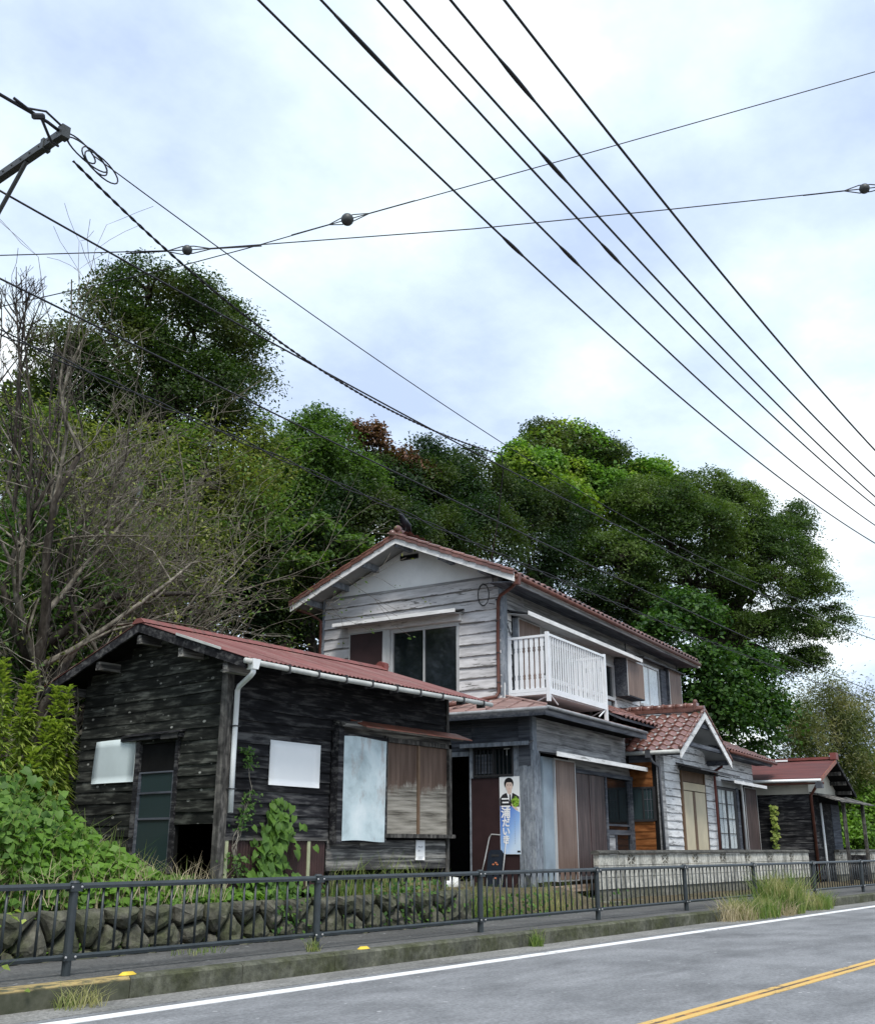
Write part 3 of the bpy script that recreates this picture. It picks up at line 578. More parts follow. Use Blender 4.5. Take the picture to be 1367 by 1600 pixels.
for wa, wb_ in ((.25, URW), (URW, 5.88)):
    MB().prism([(u0, wa, uz(wa) + .06), (u0, wb_, uz(wb_) + .06), (u0, wb_, uz(wb_) - .10), (u0, wa, uz(wa) - .10)], (.028, 0, 0)).build('barge_board', m_fascia, rf)
    MB().prism([(u1 - .03, wa, uz(wa) + .055), (u1 - .03, wb_, uz(wb_) + .055), (u1 - .03, wb_, uz(wb_) - .10), (u1 - .03, wa, uz(wa) - .10)], (.028, 0, 0)).build('barge_board', m_fascia, rf)
MB().prism([(u0 + .03, .285, uz(.3) + .05), (u0 + .03, .285, uz(.3) - .14), (u0 + .03, .31, uz(.3) - .14), (u0 + .03, .31, uz(.3) + .05)], (u1 - u0 - .08, 0, 0)).build('eave_fascia', m_grey, rf)
MB().prism([(u0 + .05, .31, uz(.3) - .12), (u0 + .05, .86, uz(.3) - .07), (u0 + .05, .86, uz(.3) - .05), (u0 + .05, .31, uz(.3) - .10)], (u1 - u0 - .1, 0, 0)).build('eave_soffit', m_slate, rf)
for w in (1.05, 2.0, URW, 3.95, 4.75, 5.5): z = uz(w) - (.0 if w != URW else .03); MB().box(.03, .62, w - .05, w + .05, z - .13, z + .0).build('purlin_end', m_bluegrey, rf)
# S-shaped pantile, one mesh shared by every tile
def tile_mesh():
    v = []; f = []; n = 8; W_, L_ = .285, .31
    def h(t): return .030 * math.sin(2 * math.pi * (t - .08)) + (.0 if t < .9 else .004)
    for j, (y, dz) in enumerate(((0, .030), (.03, .032), (L_, .002))):
        for i in range(n + 1): v.append((W_ * i / n - .01, y, h(i / n) + dz))
    for i in range(n + 1): v.append((W_ * i / n - .01, .004, h(i / n) + .004))
    for j in range(2):
        for i in range(n): a = j * (n + 1) + i; f.append((a, a + 1, a + n + 2, a + n + 1))
    for i in range(n): f.append((3 * (n + 1) + i, 3 * (n + 1) + i + 1, i + 1, i))
    mb = MB(); mb.v = v; mb.f = f; return mb.mesh('roof_tile', m_tile, True)
TILE = tile_mesh(); TV = np.array([v.co[:] for v in TILE.vertices]); TF = np.array([p.vertices[:] for p in TILE.polygons])
def tiles(parent, o, along, up, nc, nr, single, pitch=(.268, .272), skip=None):
    """single(c, r) -> own object; the others of the slope are joined into one part"""
    a = Vector(along).normalized(); b = Vector(up).normalized(); n = a.cross(b); n.normalize(); VV = []; FF = []; k = 0
    for r in range(nr):
        for c in range(nc):
            if skip and skip(c, r): continue
            p = Vector(o) + a * (c * pitch[0] + RNG.uniform(-.004, .004)) + b * (r * pitch[1]) + n * RNG.uniform(0, .006)
            M = Matrix((( a.x, b.x, n.x, p.x), (a.y, b.y, n.y, p.y), (a.z, b.z, n.z, p.z), (0, 0, 0, 1)))
            if single(c, r): t = link('roof_tile', TILE, parent); t.matrix_local = M
            else:
                A = np.array(M); VV.append(TV @ A[:3, :3].T + A[:3, 3]); FF.append(TF + k * len(TV)); k += 1
    if VV:
        t = link('tile_field', npmesh('tile_field', np.vstack(VV), np.vstack(FF), m_tile, True), parent); t['kind'] = 'stuff'
up_f = (0, URW - .3, UR - uz(.3)); ln = math.hypot(URW - .3, UR - uz(.3)); nr = int(ln / .272)
tiles(rf, (u0 + .0, .25, uz(.3) + .055), (1, 0, 0), up_f, 45, nr + 1, lambda c, r: r == 0 or c == 0)
tiles(rf, (u1, 5.90, uz(5.84) + .055), (-1, 0, 0), (0, URW - 5.84, UR - uz(5.84)), 45, nr + 1, lambda c, r: c == 44)
for wa, wb_ in ((.25, URW), (5.90, URW)):                    # rolled verge tiles along the gable edge
    for k in range(10):
        ta, tb = k / 10, (k + 1) / 10; pa = wa + (wb_ - wa) * ta; pb = wa + (wb_ - wa) * tb
        MB().prism([(u0 - .035, pa, uz(pa) + .035), (u0 - .035, pb + .0, uz(pb) + .012), (u0 - .035, pb, uz(pb) + .10), (u0 - .035, pa, uz(pa) + .125)], (.05, 0, 0)).tube([(u0 + .0, pa, uz(pa) + .115), (u0 + .0, pb, uz(pb) + .10)], .045, 8).build('verge_tile', m_tile, rf)
def ridge(parent, p0, p1, r, n, endball=True, mat=None):
    a, b = Vector(p0), Vector(p1)
    for k in range(n):
        q0 = a.lerp(b, k / n); q1 = a.lerp(b, (k + 1) / n)
        MB().tube([q0, q1], r, 10).tube([q0 + (q1 - q0) * .02, q0 + (q1 - q0) * .14], r * 1.22, 10).build('ridge_tile', m_tile, parent, smooth=True)
MB().box(u0 + .12, u1 - .1, URW - .10, URW + .10, UR + .02, UR + .14).build('ridge_course', m_tile, rf)
ridge(rf, (u0 + .1, URW, UR + .17), (u1 - .1, URW, UR + .17), .085, 24)
MB().ball((u0 - .02, URW + .06, UR + .12), .085, 10, 8).build('ridge_end', m_tile, rf, smooth=True); MB().ball((u0 + .10, URW, UR + .24), .09, 10, 8, (1.1, 1, 1)).box(u0 + .05, u0 + .16, URW - .14, URW + .14, UR + .05, UR + .20).build('ridge_ornament', m_tile, rf)
# upper gable window with its shutter case
wn = l2.put('window', MB().wb(-3.52, -3.47, .0, .06, 4.1, 5.63).wb(-1.90, -1.84, .0, .06, 4.1, 5.63).wb(-3.47, -1.90, .0, .06, 5.57, 5.63).wb(-2.71, -2.675, .0, .055, 4.1, 5.57).wb(-3.47, -1.90, 0, .055, 4.05, 4.12), m_alu); tag(wn, 'wide dark sliding window under the gable')
MB().wb(-3.47, -2.71, .006, .012, 4.1, 5.57).build('pane', m_glass, wn); MB().wb(-2.675, -1.90, .014, .02, 4.1, 5.57).build('pane', m_glass, wn)
cs = l2.put('shutter_case', MB().wb(-4.58, -3.66, .0, .12, 4.05, 5.66).wb(-3.66, -3.53, .0, .10, 4.05, 5.66), m_alu); MB().wb(-4.55, -3.70, .121, .127, 4.08, 5.63).build('panel', m_maroon, cs)
l2.put('lintel', MB().wb(-4.62, -1.78, .02, .13, 5.665, 5.84).wb(-3.53, -1.78, .02, .035, 5.63, 5.665), m_fascia)
hood(l2, -4.82, -1.72, 5.80, .42, (m_frame, m_fascia), drop=.10, fas=.075, name='window_hood').location.z = 0
h_ = l2.put('hood_soffit', MB().ext([(.0, 5.83), (.40, 5.78), (.40, 5.765), (.0, 5.815)], -4.80, -1.74), m_soffit)
# corner boards and brown downpipes
f2.put('corner_board', MB().wb(.59, .76, .0, .05, 3.95, 6.42), m_bluegrey); l2.put('corner_board', MB().wb(-.91, -.81, .0, .035, 3.98, 6.52), m_bluegrey); l2.put('corner_board', MB().wb(-DB + .0, -DB + .07, 0, .035, 3.98, 6.55), m_bluegrey)
gt = MB().tube([(u0 + .02, .22, uz(.3) - .02), (u1 - .1, .22, uz(.3) - .045)], .05, 8).build('gutter', m_copper, house, smooth=True); tag(gt, 'brown eave gutter of the upper roof')
MB().prism([(.0, .16, uz(.3) + .03), (.14, .16, uz(.3) + .03), (.12, .18, uz(.3) - .17), (.02, .18, uz(.3) - .17)], (0, .12, 0)).build('hopper', m_copper, gt)
dp = MB().tube([(.08, .24, uz(.3) - .12), (.30, .5, uz(.3) - .17), (.50, .84, uz(.3) - .24), (.53, .90, uz(.3) - .35), (.53, .92, 5.2), (.53, .92, 4.12), (.46, .95, 4.02), (.0, 1.25, 3.90), (-.42, 1.6, 3.78)], .036, 8).build('downpipe', m_copper, house, smooth=True)
cl_ = MB()
for z in (4.3, 4.9, 5.55, 6.0): cl_.tube([(.53, .92, z), (.53, .92, z + .02)], .043, 8)
cl_.build('pipe_clips', m_frame, dp)
MB().tube([(-.02, 5.85, 6.30), (.35, 5.6, 6.2), (.53, 5.42, 6.05), (.53, 5.42, 3.9)], .036, 8).build('downpipe', m_copper, house, smooth=True)
# drop wire bracket and cable coil by the corner
cb = MB(); cb.tube([(.50, 1.02, 6.95), (.50, 1.0, 6.36)], .012, 6)
for k in range(2): cb.tube([(.50 - .01 * k, 1.22 + .13 * math.cos(t * .5), 6.14 + (.22 + .02 * k) * math.sin(t * .5)) for t in range(14)], .009, 5)
cb.tube([(.5, 1.22, 6.36), (.5, 1.05, 6.38), (.5, 1.0, 6.36)], .009, 5).tube([(.5, 1.1, 5.95), (.52, .97, 5.92)], .009, 5).build('cable_coil', m_frame, house)
MB().tube([(.56, .80, 4.30), (.55, .80, 4.0), (.45, .9, 3.94), (.1, 1.15, 3.88)], .011, 5).build('service_cable', m_pvc, house)
# ---------------------------------------------------------------- upper front: awning, cases, windows
aw = hood(f2, .80, 7.45, 5.70, .50, (m_frame, m_fascia), drop=.12, fas=.085, name='long_awning'); f2.put('awning_soffit', MB().ext([(.0, 5.785), (.48, 5.69), (.48, 5.675), (.0, 5.77)], .81, 7.44), m_soffit)
f2.put('awning_lintel', MB().wb(2.2, 6.62, .012, .03, 5.52, 5.77), m_soffit)
def case(W, s0, s1, z0, z1, d, panel, side=m_slate, parent=None, name='shutter_case'):
    c = W.put(name, MB().wb(s0, s1, .0, d, z0, z1), side); MB().wb(s0 + .025, s1 - .025, d + .001, d + .008, z0 + .03, z1 - .03).build('panel', panel, c); MB().wb(s0, s0 + .022, d + .001, d + .014, z0, z1).wb(s1 - .022, s1, d + .001, d + .014, z0, z1).wb(s0 + .022, s1 - .022, d + .001, d + .013, z1 - .025, z1).build('trim', m_alu, c); return c
case(f2, 1.08, 2.16, 4.10, 5.72, .13, m_shut, m_bluegrey)
dw = f2.put('balcony_door', MB().wb(2.2, 2.27, 0, .06, 4.05, 5.52).wb(3.55, 3.62, 0, .06, 4.05, 5.52).wb(5.0, 5.07, 0, .06, 4.05, 5.52).wb(6.55, 6.62, 0, .06, 4.05, 5.52).wb(2.27, 6.55, 0, .05, 5.46, 5.52).wb(2.27, 6.55, 0, .08, 4.62, 4.70), m_alu)
for a, b in ((2.27, 3.55), (3.62, 5.0), (5.07, 6.55)): MB().wb(a, b, .004, .01, 4.05, 5.46).build('pane', m_glass, dw)
case(f2, 6.70, 7.90, 4.76, 5.70, .36, m_shut, m_slate)
wn = f2.put('window', MB().wb(8.46, 8.53, .0, .045, 4.74, 5.90).wb(9.22, 9.29, .0, .035, 4.80, 5.84).wb(10.0, 10.09, 0, .045, 4.74, 5.90).wb(8.53, 10.0, 0, .07, 5.84, 5.90).wb(8.53, 10.0, 0, .09, 4.74, 4.80), m_alu); tag(wn, 'bright curtained upper window')
cu = MB(); n = 60
for i in range(n + 1): x = 8.53 + 1.46 * i / n; cu.v += [(x, -.012 - .008 * math.sin(i * 1.1), 4.80), (x, -.012 - .006 * math.sin(i * 1.1 + .4), 5.84)]
for i in range(n): a = 2 * i; cu.f.append((a, a + 2, a + 3, a + 1))
cu.build('curtain', m_cloth, wn, smooth=True); MB().wb(8.53, 9.22, .026, .030, 4.80, 5.84).wb(9.29, 10.0, .030, .034, 4.80, 5.84).build('pane', m_clear, wn)
f2.put('window_post', MB().wb(10.10, 10.52, 0, .09, 4.7, 5.92), m_slate); case(f2, 10.56, 11.62, 4.72, 6.0, .16, m_shut, m_slate)
f2.put('window_hood', MB().ext([(.0, 6.02), (.0, 6.04), (.28, 5.98), (.28, 5.955)], 8.25, 11.75), m_frame); f2.put('joint_strip', MB().wb(7.56, 7.60, .0, .034, 5.86, 6.40), m_slate); f2.put('joint_strip', MB().wb(11.72, 11.80, .0, .04, 4.0, 6.42), m_slate)
# ---------------------------------------------------------------- balcony
bu0, bu1, bw0, bw1 = .77, 3.76, -.06, .82
bc = MB().box(bu0 + .03, bu1 - .03, bw0 + .05, bw1, 4.035, 4.06).build('balcony', m_balc, house); tag(bc, 'white metal balcony with thin uprights')
for u, z0 in ((bu0, 3.90), (bu1, 3.80)): MB().box(u - .035, u + .035, bw0 - .035, bw0 + .035, z0, 5.285).build('corner_post', m_balc, bc)
for u in (bu0, bu1): MB().box(u - .03, u + .03, bw1 - .06, bw1, 4.0, 5.25).build('wall_post', m_balc, bc)
MB().box(bu0 + .035, bu1 - .035, bw0 - .025, bw0 + .025, 5.215, 5.26).build('top_rail', m_balc, bc); MB().box(bu0 + .035, bu1 - .035, bw0 - .025, bw0 + .025, 4.05, 4.16).build('bottom_rail', m_balc, bc)
for u in (bu0, bu1):
    MB().box(u - .024, u + .024, bw0 + .035, bw1 - .06, 5.19, 5.235).build('top_rail', m_balc, bc); MB().box(u - .03, u + .03, bw0 + .035, bw1 - .06, 4.04, 4.10).build('bottom_rail', m_balc, bc); MB().box(u - .024, u + .024, bw0 + .035, bw1 - .06, 4.105, 4.17).build('bottom_rail', m_balc, bc)
bal = MB().box(-.014, .014, -.012, .012, 4.16, 5.215).mesh('baluster', m_balc); nb = 24
for k in range(nb): link('baluster', bal, bc, (bu0 + .035 + (bu1 - bu0 - .07) * (k + 1) / (nb + 1), bw0, 0))
def slat_mesh():
    h0, h1 = 4.17, 5.19; prof = [(.038, h0), (.038, h0 + .18), (.022, h0 + .20), (.030, h0 + .23), (.022, h0 + .26), (.038, h0 + .30), (.038, h1 - .30), (.022, h1 - .26), (.030, h1 - .23), (.022, h1 - .20), (.038, h1 - .18), (.038, h1)]
    return MB().prism([(0, y, z) for y, z in prof] + [(0, -y, z) for y, z in prof[::-1]], (.014, 0, 0)).mesh('ornate_slat', m_balc)
sm = slat_mesh()
for u in (bu0, bu1):
    for k in range(6): link('ornate_slat', sm, bc, (u - .007, bw0 + .12 + .115 * k, 0))
sl2 = MB().prism([(-.02, 0, 4.16), (-.02, 0, 4.5), (-.008, 0, 4.54), (-.008, 0, 4.62), (-.02, 0, 4.66), (-.02, 0, 4.9), (.02, 0, 4.9), (.02, 0, 4.66), (.008, 0, 4.62), (.008, 0, 4.54), (.02, 0, 4.5), (.02, 0, 4.16)], (0, .012, 0)).mesh('ornate_slat', m_balc)
for u in (bu0 + .08, bu1 - .08): MB().tube([(u, bw0 + .04, 4.03), (u, bw0 + .5, 3.84)], .014, 6).build('brace', m_balc, bc)
MB().tube([(bu0 + .06, bw0, 4.04), (bu0 + .42, bw0, 3.88)], .016, 6).tube([(bu1 - .06, bw0, 4.04), (bu1 - .42, bw0, 3.86)], .016, 6).build('brace', m_balc, bc)
MB().tube([(bu0 - .02, bw1 + .0, 5.55), (bu0 - .02, bw1 - .06, 5.35), (bu0 + .01, bw1 - .1, 5.24)], .013, 6).build('bracket_hook', m_darkpipe, bc)
# ---------------------------------------------------------------- low roofs: seamed iron skirt round the corner, tiles to the right
SK = .27; m_eavegut = plain('weathered_grey_gutter', (.26, .27, .28), .5, .35, 0, .2, 5)
def skz(w): return 3.63 + (w + .6) * SK
sk = MB().slab([(-.55, -.60, skz(-.6)), (4.88, -.60, skz(-.6)), (4.88, .86, skz(.86)), (.62, .86, skz(.86))], .03).slab([(-.55, -.60, skz(-.6)), (.62, .86, skz(.86)), (.62, DB - .2, skz(.86)), (-.55, DB - .2, skz(-.6))], .03).build('skirt_roof', m_pinktin, house); tag(sk, 'faded seamed iron skirt roof round the corner')
for k in range(11): u = .1 + k * .44; w1_ = min(.86, -.6 + (u + .55) * 1.25); MB().prism([(u, -.605, skz(-.6)), (u, -.605, skz(-.6) + .028), (u, w1_, skz(w1_) + .028), (u, w1_, skz(w1_))], (.022, 0, 0)).build('seam', m_pinktin, sk)
for k in range(10):
    w = -.25 + k * .44; e = min(.6, -.55 + (w + .6) * .8); ez = skz(-.6) + (e + .55) * (skz(.86) - skz(-.6)) / 1.17
    MB().prism([(-.555, w, skz(-.6)), (-.555, w, skz(-.6) + .028), (e, w, ez + .028), (e, w, ez)], (0, .022, 0)).build('seam', m_pinktin, sk)
MB().prism([(-.57, -.62, skz(-.6) + .005), (-.53, -.62, skz(-.6) + .04), (.62, .82, skz(.86) + .035), (.62, .88, skz(.86) + .03)], (0, 0, .012)).build('hip_cap', m_pinktin, sk)
MB().tube([(-.62, -.66, skz(-.6) - .03), (4.6, -.66, skz(-.6) - .035)], .034, 8).build('gutter', m_eavegut, sk, smooth=True); MB().tube([(-.61, -.66, skz(-.6) - .045), (-.61, DB - .3, skz(-.6) - .035)], .034, 8).build('gutter', m_eavegut, sk, smooth=True)
MB().box(-.54, 4.82, -.58, -.545, skz(-.6) - .16, skz(-.6) - .035).box(-.54, -.505, -.545, DB - .3, skz(-.6) - .16, skz(-.6) - .035).build('eave_board', m_slate, sk)
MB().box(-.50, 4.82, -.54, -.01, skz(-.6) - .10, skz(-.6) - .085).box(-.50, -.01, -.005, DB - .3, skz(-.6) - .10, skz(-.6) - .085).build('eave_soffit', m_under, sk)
TSL = (4.47 - 3.56) / 2.06
def tz(w): return 3.56 + (w + 1.2) * TSL
tr = MB().slab([(8.2, -1.18, tz(-1.18) - .02), (13.75, -1.18, tz(-1.18) - .02), (13.75, .86, tz(.86) - .02), (8.2, .86, tz(.86) - .02)], .05).slab([(3.95, -.33, tz(-.33) - .05), (8.2, -.33, tz(-.33) - .05), (8.2, .86, tz(.86) - .02), (3.95, .86, tz(.86) - .02)], .05).slab([(11.82, .861, tz(.86) - .02), (13.75, .861, tz(.86) - .02), (13.75, 3.1, tz(3.1) - .02), (11.82, 3.1, tz(3.1) - .02)], .05).slab([(11.82, 3.101, tz(3.1) - .02), (13.75, 3.101, tz(3.1) - .02), (13.75, 5.8, tz(.4) - .02), (11.82, 5.8, tz(.4) - .02)], .05).build('low_roof', m_slate, house); tag(tr, 'low brown tiled roof of the right wing')
tiles(tr, (8.3, -1.24, tz(-1.24) + .0), (1, 0, 0), (0, 1, TSL), 21, 9, lambda c, r: (r == 0 and c > 2) or c == 20)
tiles(tr, (11.85, .92 + .1, tz(1.02)), (1, 0, 0), (0, 1, TSL), 7, 8, lambda c, r: c == 6)
tiles(tr, (3.95, -.36, tz(-.36) - .02), (1, 0, 0), (0, 1, TSL), 12, 5, lambda c, r: c < 6)
MB().prism([(13.70, -1.2, tz(-1.2) - .01), (13.70, 3.1, tz(3.1) - .01), (13.70, 3.1, tz(3.1) - .14), (13.70, -1.2, tz(-1.2) - .14)], (.03, 0, 0)).build('barge_board', m_grey, tr)
MB().tube([(9.1, -1.28, tz(-1.2) - .07), (13.8, -1.28, tz(-1.2) - .07)], .045, 8).build('gutter', m_copper, tr, smooth=True); MB().box(9.0, 13.7, -1.17, -1.14, tz(-1.2) - .16, tz(-1.2) - .04).box(9.0, 13.7, -1.14, -.72, tz(-1.2) - .12, tz(-1.2) - .10).build('eave_board', m_slate, tr)
# porch gable over the entrance
PR, PU, PS = 4.30, 7.0, .52
def pz(u): return PR - abs(u - PU) * PS
pb = MB()
for ua, ub in ((5.03, PU), (PU, 8.97)): pb.slab([(ua, -1.26, pz(ua) - .03), (ub, -1.26, pz(ub) - .03), (ub, .86, pz(ub) - .03), (ua, .86, pz(ua) - .03)], .045)
pr = pb.build('porch_roof', m_soffit, house); tag(pr, 'small tiled gable roof over the entrance')
sl_ = math.hypot(2.0, 2.0 * PS); nr = 8
tiles(pr, (4.97, .88, pz(4.97) - .02), (0, -1, 0), (PU - 4.97, 0, PR - pz(4.97)), 8, nr, lambda c, r: True)
tiles(pr, (9.03, -1.28, pz(9.03) - .02), (0, 1, 0), (PU - 9.03, 0, PR - pz(9.03)), 8, nr, lambda c, r: c == 0)
for ua, ub in ((4.98, PU), (PU, 9.02)):
    MB().prism([(ua, -1.30, pz(ua) + .0), (ub, -1.30, pz(ub) + .0), (ub, -1.30, pz(ub) - .19), (ua, -1.30, pz(ua) - .19)][::1], (0, .03, 0)).build('barge_board', m_fascia, pr)
for s in (-1, 1):
    for k in range(8):
        a, b = PU + s * 2.06 * (1 - k / 8), PU + s * 2.06 * (1 - (k + 1) / 8); MB().tube([(a, -1.285, pz(a) + .045), (b, -1.285, pz(b) + .03)], .045, 8).build('verge_tile', m_tile, pr, smooth=True)
MB().box(PU - .10, PU + .10, -1.12, .86, PR + .0, PR + .09).build('ridge_course', m_tile, pr); ridge(pr, (PU, .86, PR + .13), (PU, -1.10, PR + .13), .075, 7)
MB().tube([(PU, -1.30, PR + .06), (PU, -1.02, PR + .06)], .07, 10).box(PU - .11, PU + .11, -1.14, -1.06, PR + .03, PR + .20).ball((PU, -1.08, PR + .23), .06, 8, 6).build('ridge_end', m_tile, pr)
gf.put('porch_gable', MB().prism([(5.20, 0, 3.20), (5.25, 0, pz(5.25) - .08), (PU, 0, PR - .08), (8.75, 0, pz(8.75) - .08), (8.80, 0, 3.20)], (0, .05, 0)), m_grey)
for z, a in ((3.45, .0), (3.95, .0)): MB().box(PU - (PR - z) / PS + .12, PU + (PR - z) / PS - .12, -1.24, -1.17, z - .06, z + .03).build('tie_beam', m_slate, pr)
MB().box(5.12, 5.20, -1.25, .3, pz(5.15) - .20, pz(5.15) - .09).box(8.80, 8.88, -1.25, .3, pz(8.85) - .20, pz(8.85) - .09).build('eave_beam', m_slate, pr)
MB().tube([(4.93, .3, pz(4.97) - .06), (4.93, -1.27, pz(4.97) - .05)], .045, 8).build('gutter', m_gutter, pr, smooth=True)
dp = MB().tube([(4.94, -.55, 3.20), (4.98, -.62, 3.0), (5.06, -.74, 2.88), (5.06, -.75, .6)], .032, 8).build('downpipe', m_darkpipe, house, smooth=True); MB().box(4.88, 5.0, -.61, -.49, 3.08, 3.24).build('hopper', m_darkpipe, dp)
# ---------------------------------------------------------------- ground floor front: panel, shutters, glazed door
f1.put('corner_post', MB().wb(-.02, .25, -.06, .08, .55, 2.90), m_bluegrey); f1.put('corner_board', MB().wb(-.0, .19, .0, .045, 2.9, 3.68), m_bluegrey); l1.put('corner_board', MB().wb(-.22, .02, .0, .06, 2.62, 3.68), m_slate)
f1.put('blue_panel', MB().wb(.26, .70, .0, .12, .56, 2.80), m_bluepanel); c1 = case(f1, .70, 1.69, .55, 2.80, .15, m_shut, m_alu)
ws = f1.put('shutter_frame', MB().wb(1.70, 1.76, 0, .10, .58, 2.66).wb(3.46, 3.54, 0, .08, .58, 2.66).wb(1.70, 5.10, 0, .10, 2.60, 2.68).wb(1.76, 3.46, 0, .14, .56, .61).wb(4.98, 5.10, 0, .08, .58, 2.6), m_slate)
for a, b in ((1.765, 2.605), (2.61, 3.455)): MB().wb(0, b - a, .03, .055, 0, 1.985).build('shutter', m_shut2, ws).location = (a, 0, .612)
MB().wb(2.598, 2.616, .056, .066, .62, 2.6).build('meeting_strip', m_maroon, ws)
dd = f1.put('glazed_door', MB().wb(3.56, 3.62, 0, .05, .6, 2.58).wb(4.9, 4.97, 0, .05, .6, 2.58).wb(3.62, 4.9, 0, .05, 1.42, 1.52).wb(3.62, 4.9, 0, .045, 1.60, 1.64).wb(4.03, 4.08, 0, .045, .6, 1.42), m_slate); MB().wb(3.62, 4.9, .005, .012, 1.52, 2.58).wb(4.08, 4.9, .004, .014, .6, 1.42).build('pane', m_glass, dd); MB().wb(3.62, 4.03, .004, .018, .6, 1.42).build('kick_panel', m_grey, dd)
hood(f1, .20, 5.20, 2.81, .44, (m_frame, m_fascia), drop=.07, fas=.085, name='shutter_awning'); wb2 = wall(f1, 1.70, 5.1, 2.68, 2.9); siding(f1, wb2, 1.70, 5.1, 2.69, 2.88, .19, m_grey, (), None, 0, .03)
st = MB().box(.42, 3.6, -.40, -.02, .44, .47).box(.40, 3.6, -.42, -.395, .38, .50).build('door_step', m_beigeD, house)
m_stepw = wood('pale_step_board', (.16, .11, .08), (.28, .21, .16), (.4, .32, .25)); st.data.materials[0] = m_stepw
MB().box(-.1, 5.0, -.75, .02, .10, .26).box(.5, 5.0, -1.1, -.75, .10, .20).build('concrete_apron', m_blockbase, house)
# ---------------------------------------------------------------- ground floor side: dark passage, maroon door, barred transom
tr_ = l1.put('transom_window', MB().wb(-1.28, -1.20, 0, .06, 2.42, 3.0).wb(-.34, -.22, 0, .05, 2.42, 3.0).wb(-1.20, -.34, 0, .011, 2.42, 2.455), m_bluegrey); MB().wb(-1.20, -.34, .0, .012, 2.46, 2.98).build('pane', m_glass, tr_); MB().wb(-1.20, -.34, .012, .07, 2.44, 2.475).wb(-1.20, -.34, .012, .07, 2.955, 2.985).wb(-1.20, -1.17, .012, .07, 2.475, 2.955).wb(-.37, -.34, .012, .07, 2.475, 2.955).wb(-.78, -.755, .013, .05, 2.475, 2.955).build('sash', m_frame, tr_)
bm = MB().wb(-.006, .006, .06, .072, 2.475, 2.955).mesh('window_bar', m_frame)
for k in range(9): link('window_bar', bm, tr_, (-1.12 + k * .082, 0, 0))
MB().wb(-.52, -.40, .073, .085, 2.93, 2.955).wb(-.465, -.455, .073, .085, 2.82, 2.93).build('latch', m_alu, tr_)
cu = MB(); n = 24
for i in range(n + 1): x = -1.17 + .40 * i / n; cu.v += [(x, -.014 - .004 * math.sin(i * 1.57), 2.5), (x, -.014 - .004 * math.sin(i * 1.57), 2.86)]
for i in range(n): a = 2 * i; cu.f.append((a, a + 2, a + 3, a + 1))
cu.build('curtain', m_slate, tr_)
hood(l1, -1.40, .06, 3.0, .20, (m_frame, m_bluegrey), drop=.06, fas=.075, name='door_hood')
dr = l1.put('door', MB().wb(-1.26, -.24, .005, .035, .42, 2.42), m_maroon); MB().wb(-1.285, -1.255, 0, .055, .40, 2.42).wb(-.245, -.215, 0, .055, .4, 2.42).build('door_frame', m_bluegrey, dr)
l1.put('pilaster', MB().wb(-.215, -.15, 0, .05, .42, 2.62).wb(-.15, -.06, 0, .075, .42, 2.62), m_bluegrey); l1.put('corner_post', MB().wb(-.06, .07, -.02, .04, .42, 2.9), m_bluegrey)
l1.put('passage_beam', MB().wb(-2.5, -1.30, 0, .05, 2.84, 2.93), m_bluegrey); l1.put('passage_beam', MB().wb(-2.5, -1.30, .0, .04, 3.02, 3.09), m_slate)
l1.put('meter_box', MB().wb(-.10, .0, .08, .14, .52, .68), m_darkpipe)
# ---------------------------------------------------------------- entrance wing
gf.put('corner_post', MB().wb(5.08, 5.33, -.05, .05, .5, 3.19), m_grey)
wn = gl.put('window', MB().wb(.04, .08, 0, .03, 1.73, 2.46).wb(.54, .60, 0, .03, 1.73, 2.46).wb(.08, .54, 0, .03, 2.42, 2.46).wb(.08, .54, 0, .05, 1.71, 1.76).wb(.30, .33, .004, .03, 1.76, 2.42), m_frame); MB().wb(.08, .54, .003, .009, 1.76, 2.42).build('pane', m_gglass, wn); MB().wb(.40, .412, .01, .018, 1.76, 2.42).wb(.48, .492, .01, .018, 1.76, 2.42).wb(.33, .54, .01, .017, 1.94, 1.952).wb(.33, .54, .01, .017, 2.18, 2.192).build('glazing_bars', m_slate, wn)
ed = gf.put('entrance_door', MB().wb(6.52, 6.60, 0, .06, .6, 2.98).wb(8.34, 8.42, 0, .045, .6, 2.98).wb(6.60, 8.34, 0, .02, 2.66, 2.98), m_beigeD); tag(ed, 'cream sliding entrance doors'); MB().wb(6.60, 8.34, 0, .05, 2.46, 2.64).build('door_head', m_beige, ed)
for a, b in ((6.62, 7.32), (7.50, 8.33)): MB().wb(a, b, .02, .04, .62, 2.44).build('door_leaf', m_beige, ed)
MB().wb(7.32, 7.50, .015, .05, .62, 2.44).build('meeting_stile', m_beigeD, ed)
MB().wb(5.98, 6.0, .0, .01, .1, .2)
aw = gf.put('flat_awning', MB().ext([(.0, 3.04), (.0, 3.07), (.62, 2.90), (.62, 2.87)], 6.25, 9.55), m_frame); MB().wb(6.4, 9.4, .05, .10, 2.90, 2.99).build('awning_beam', m_frame, aw); MB().ext([(.05, 2.93), (.05, 2.97), (.58, 2.83), (.58, 2.81)], 8.7, 8.8).build('awning_bracket', m_frame, aw)
rp = gf.put('downpipe', MB().tube([(9.0, -.36, 3.24), (9.06, -.3, 3.12), (9.1, -.10, 3.02), (9.12, -.085, 2.9), (9.12, -.085, .6)], .034, 8), m_copper, smooth=True); rp.data.materials[0] = m_redcap
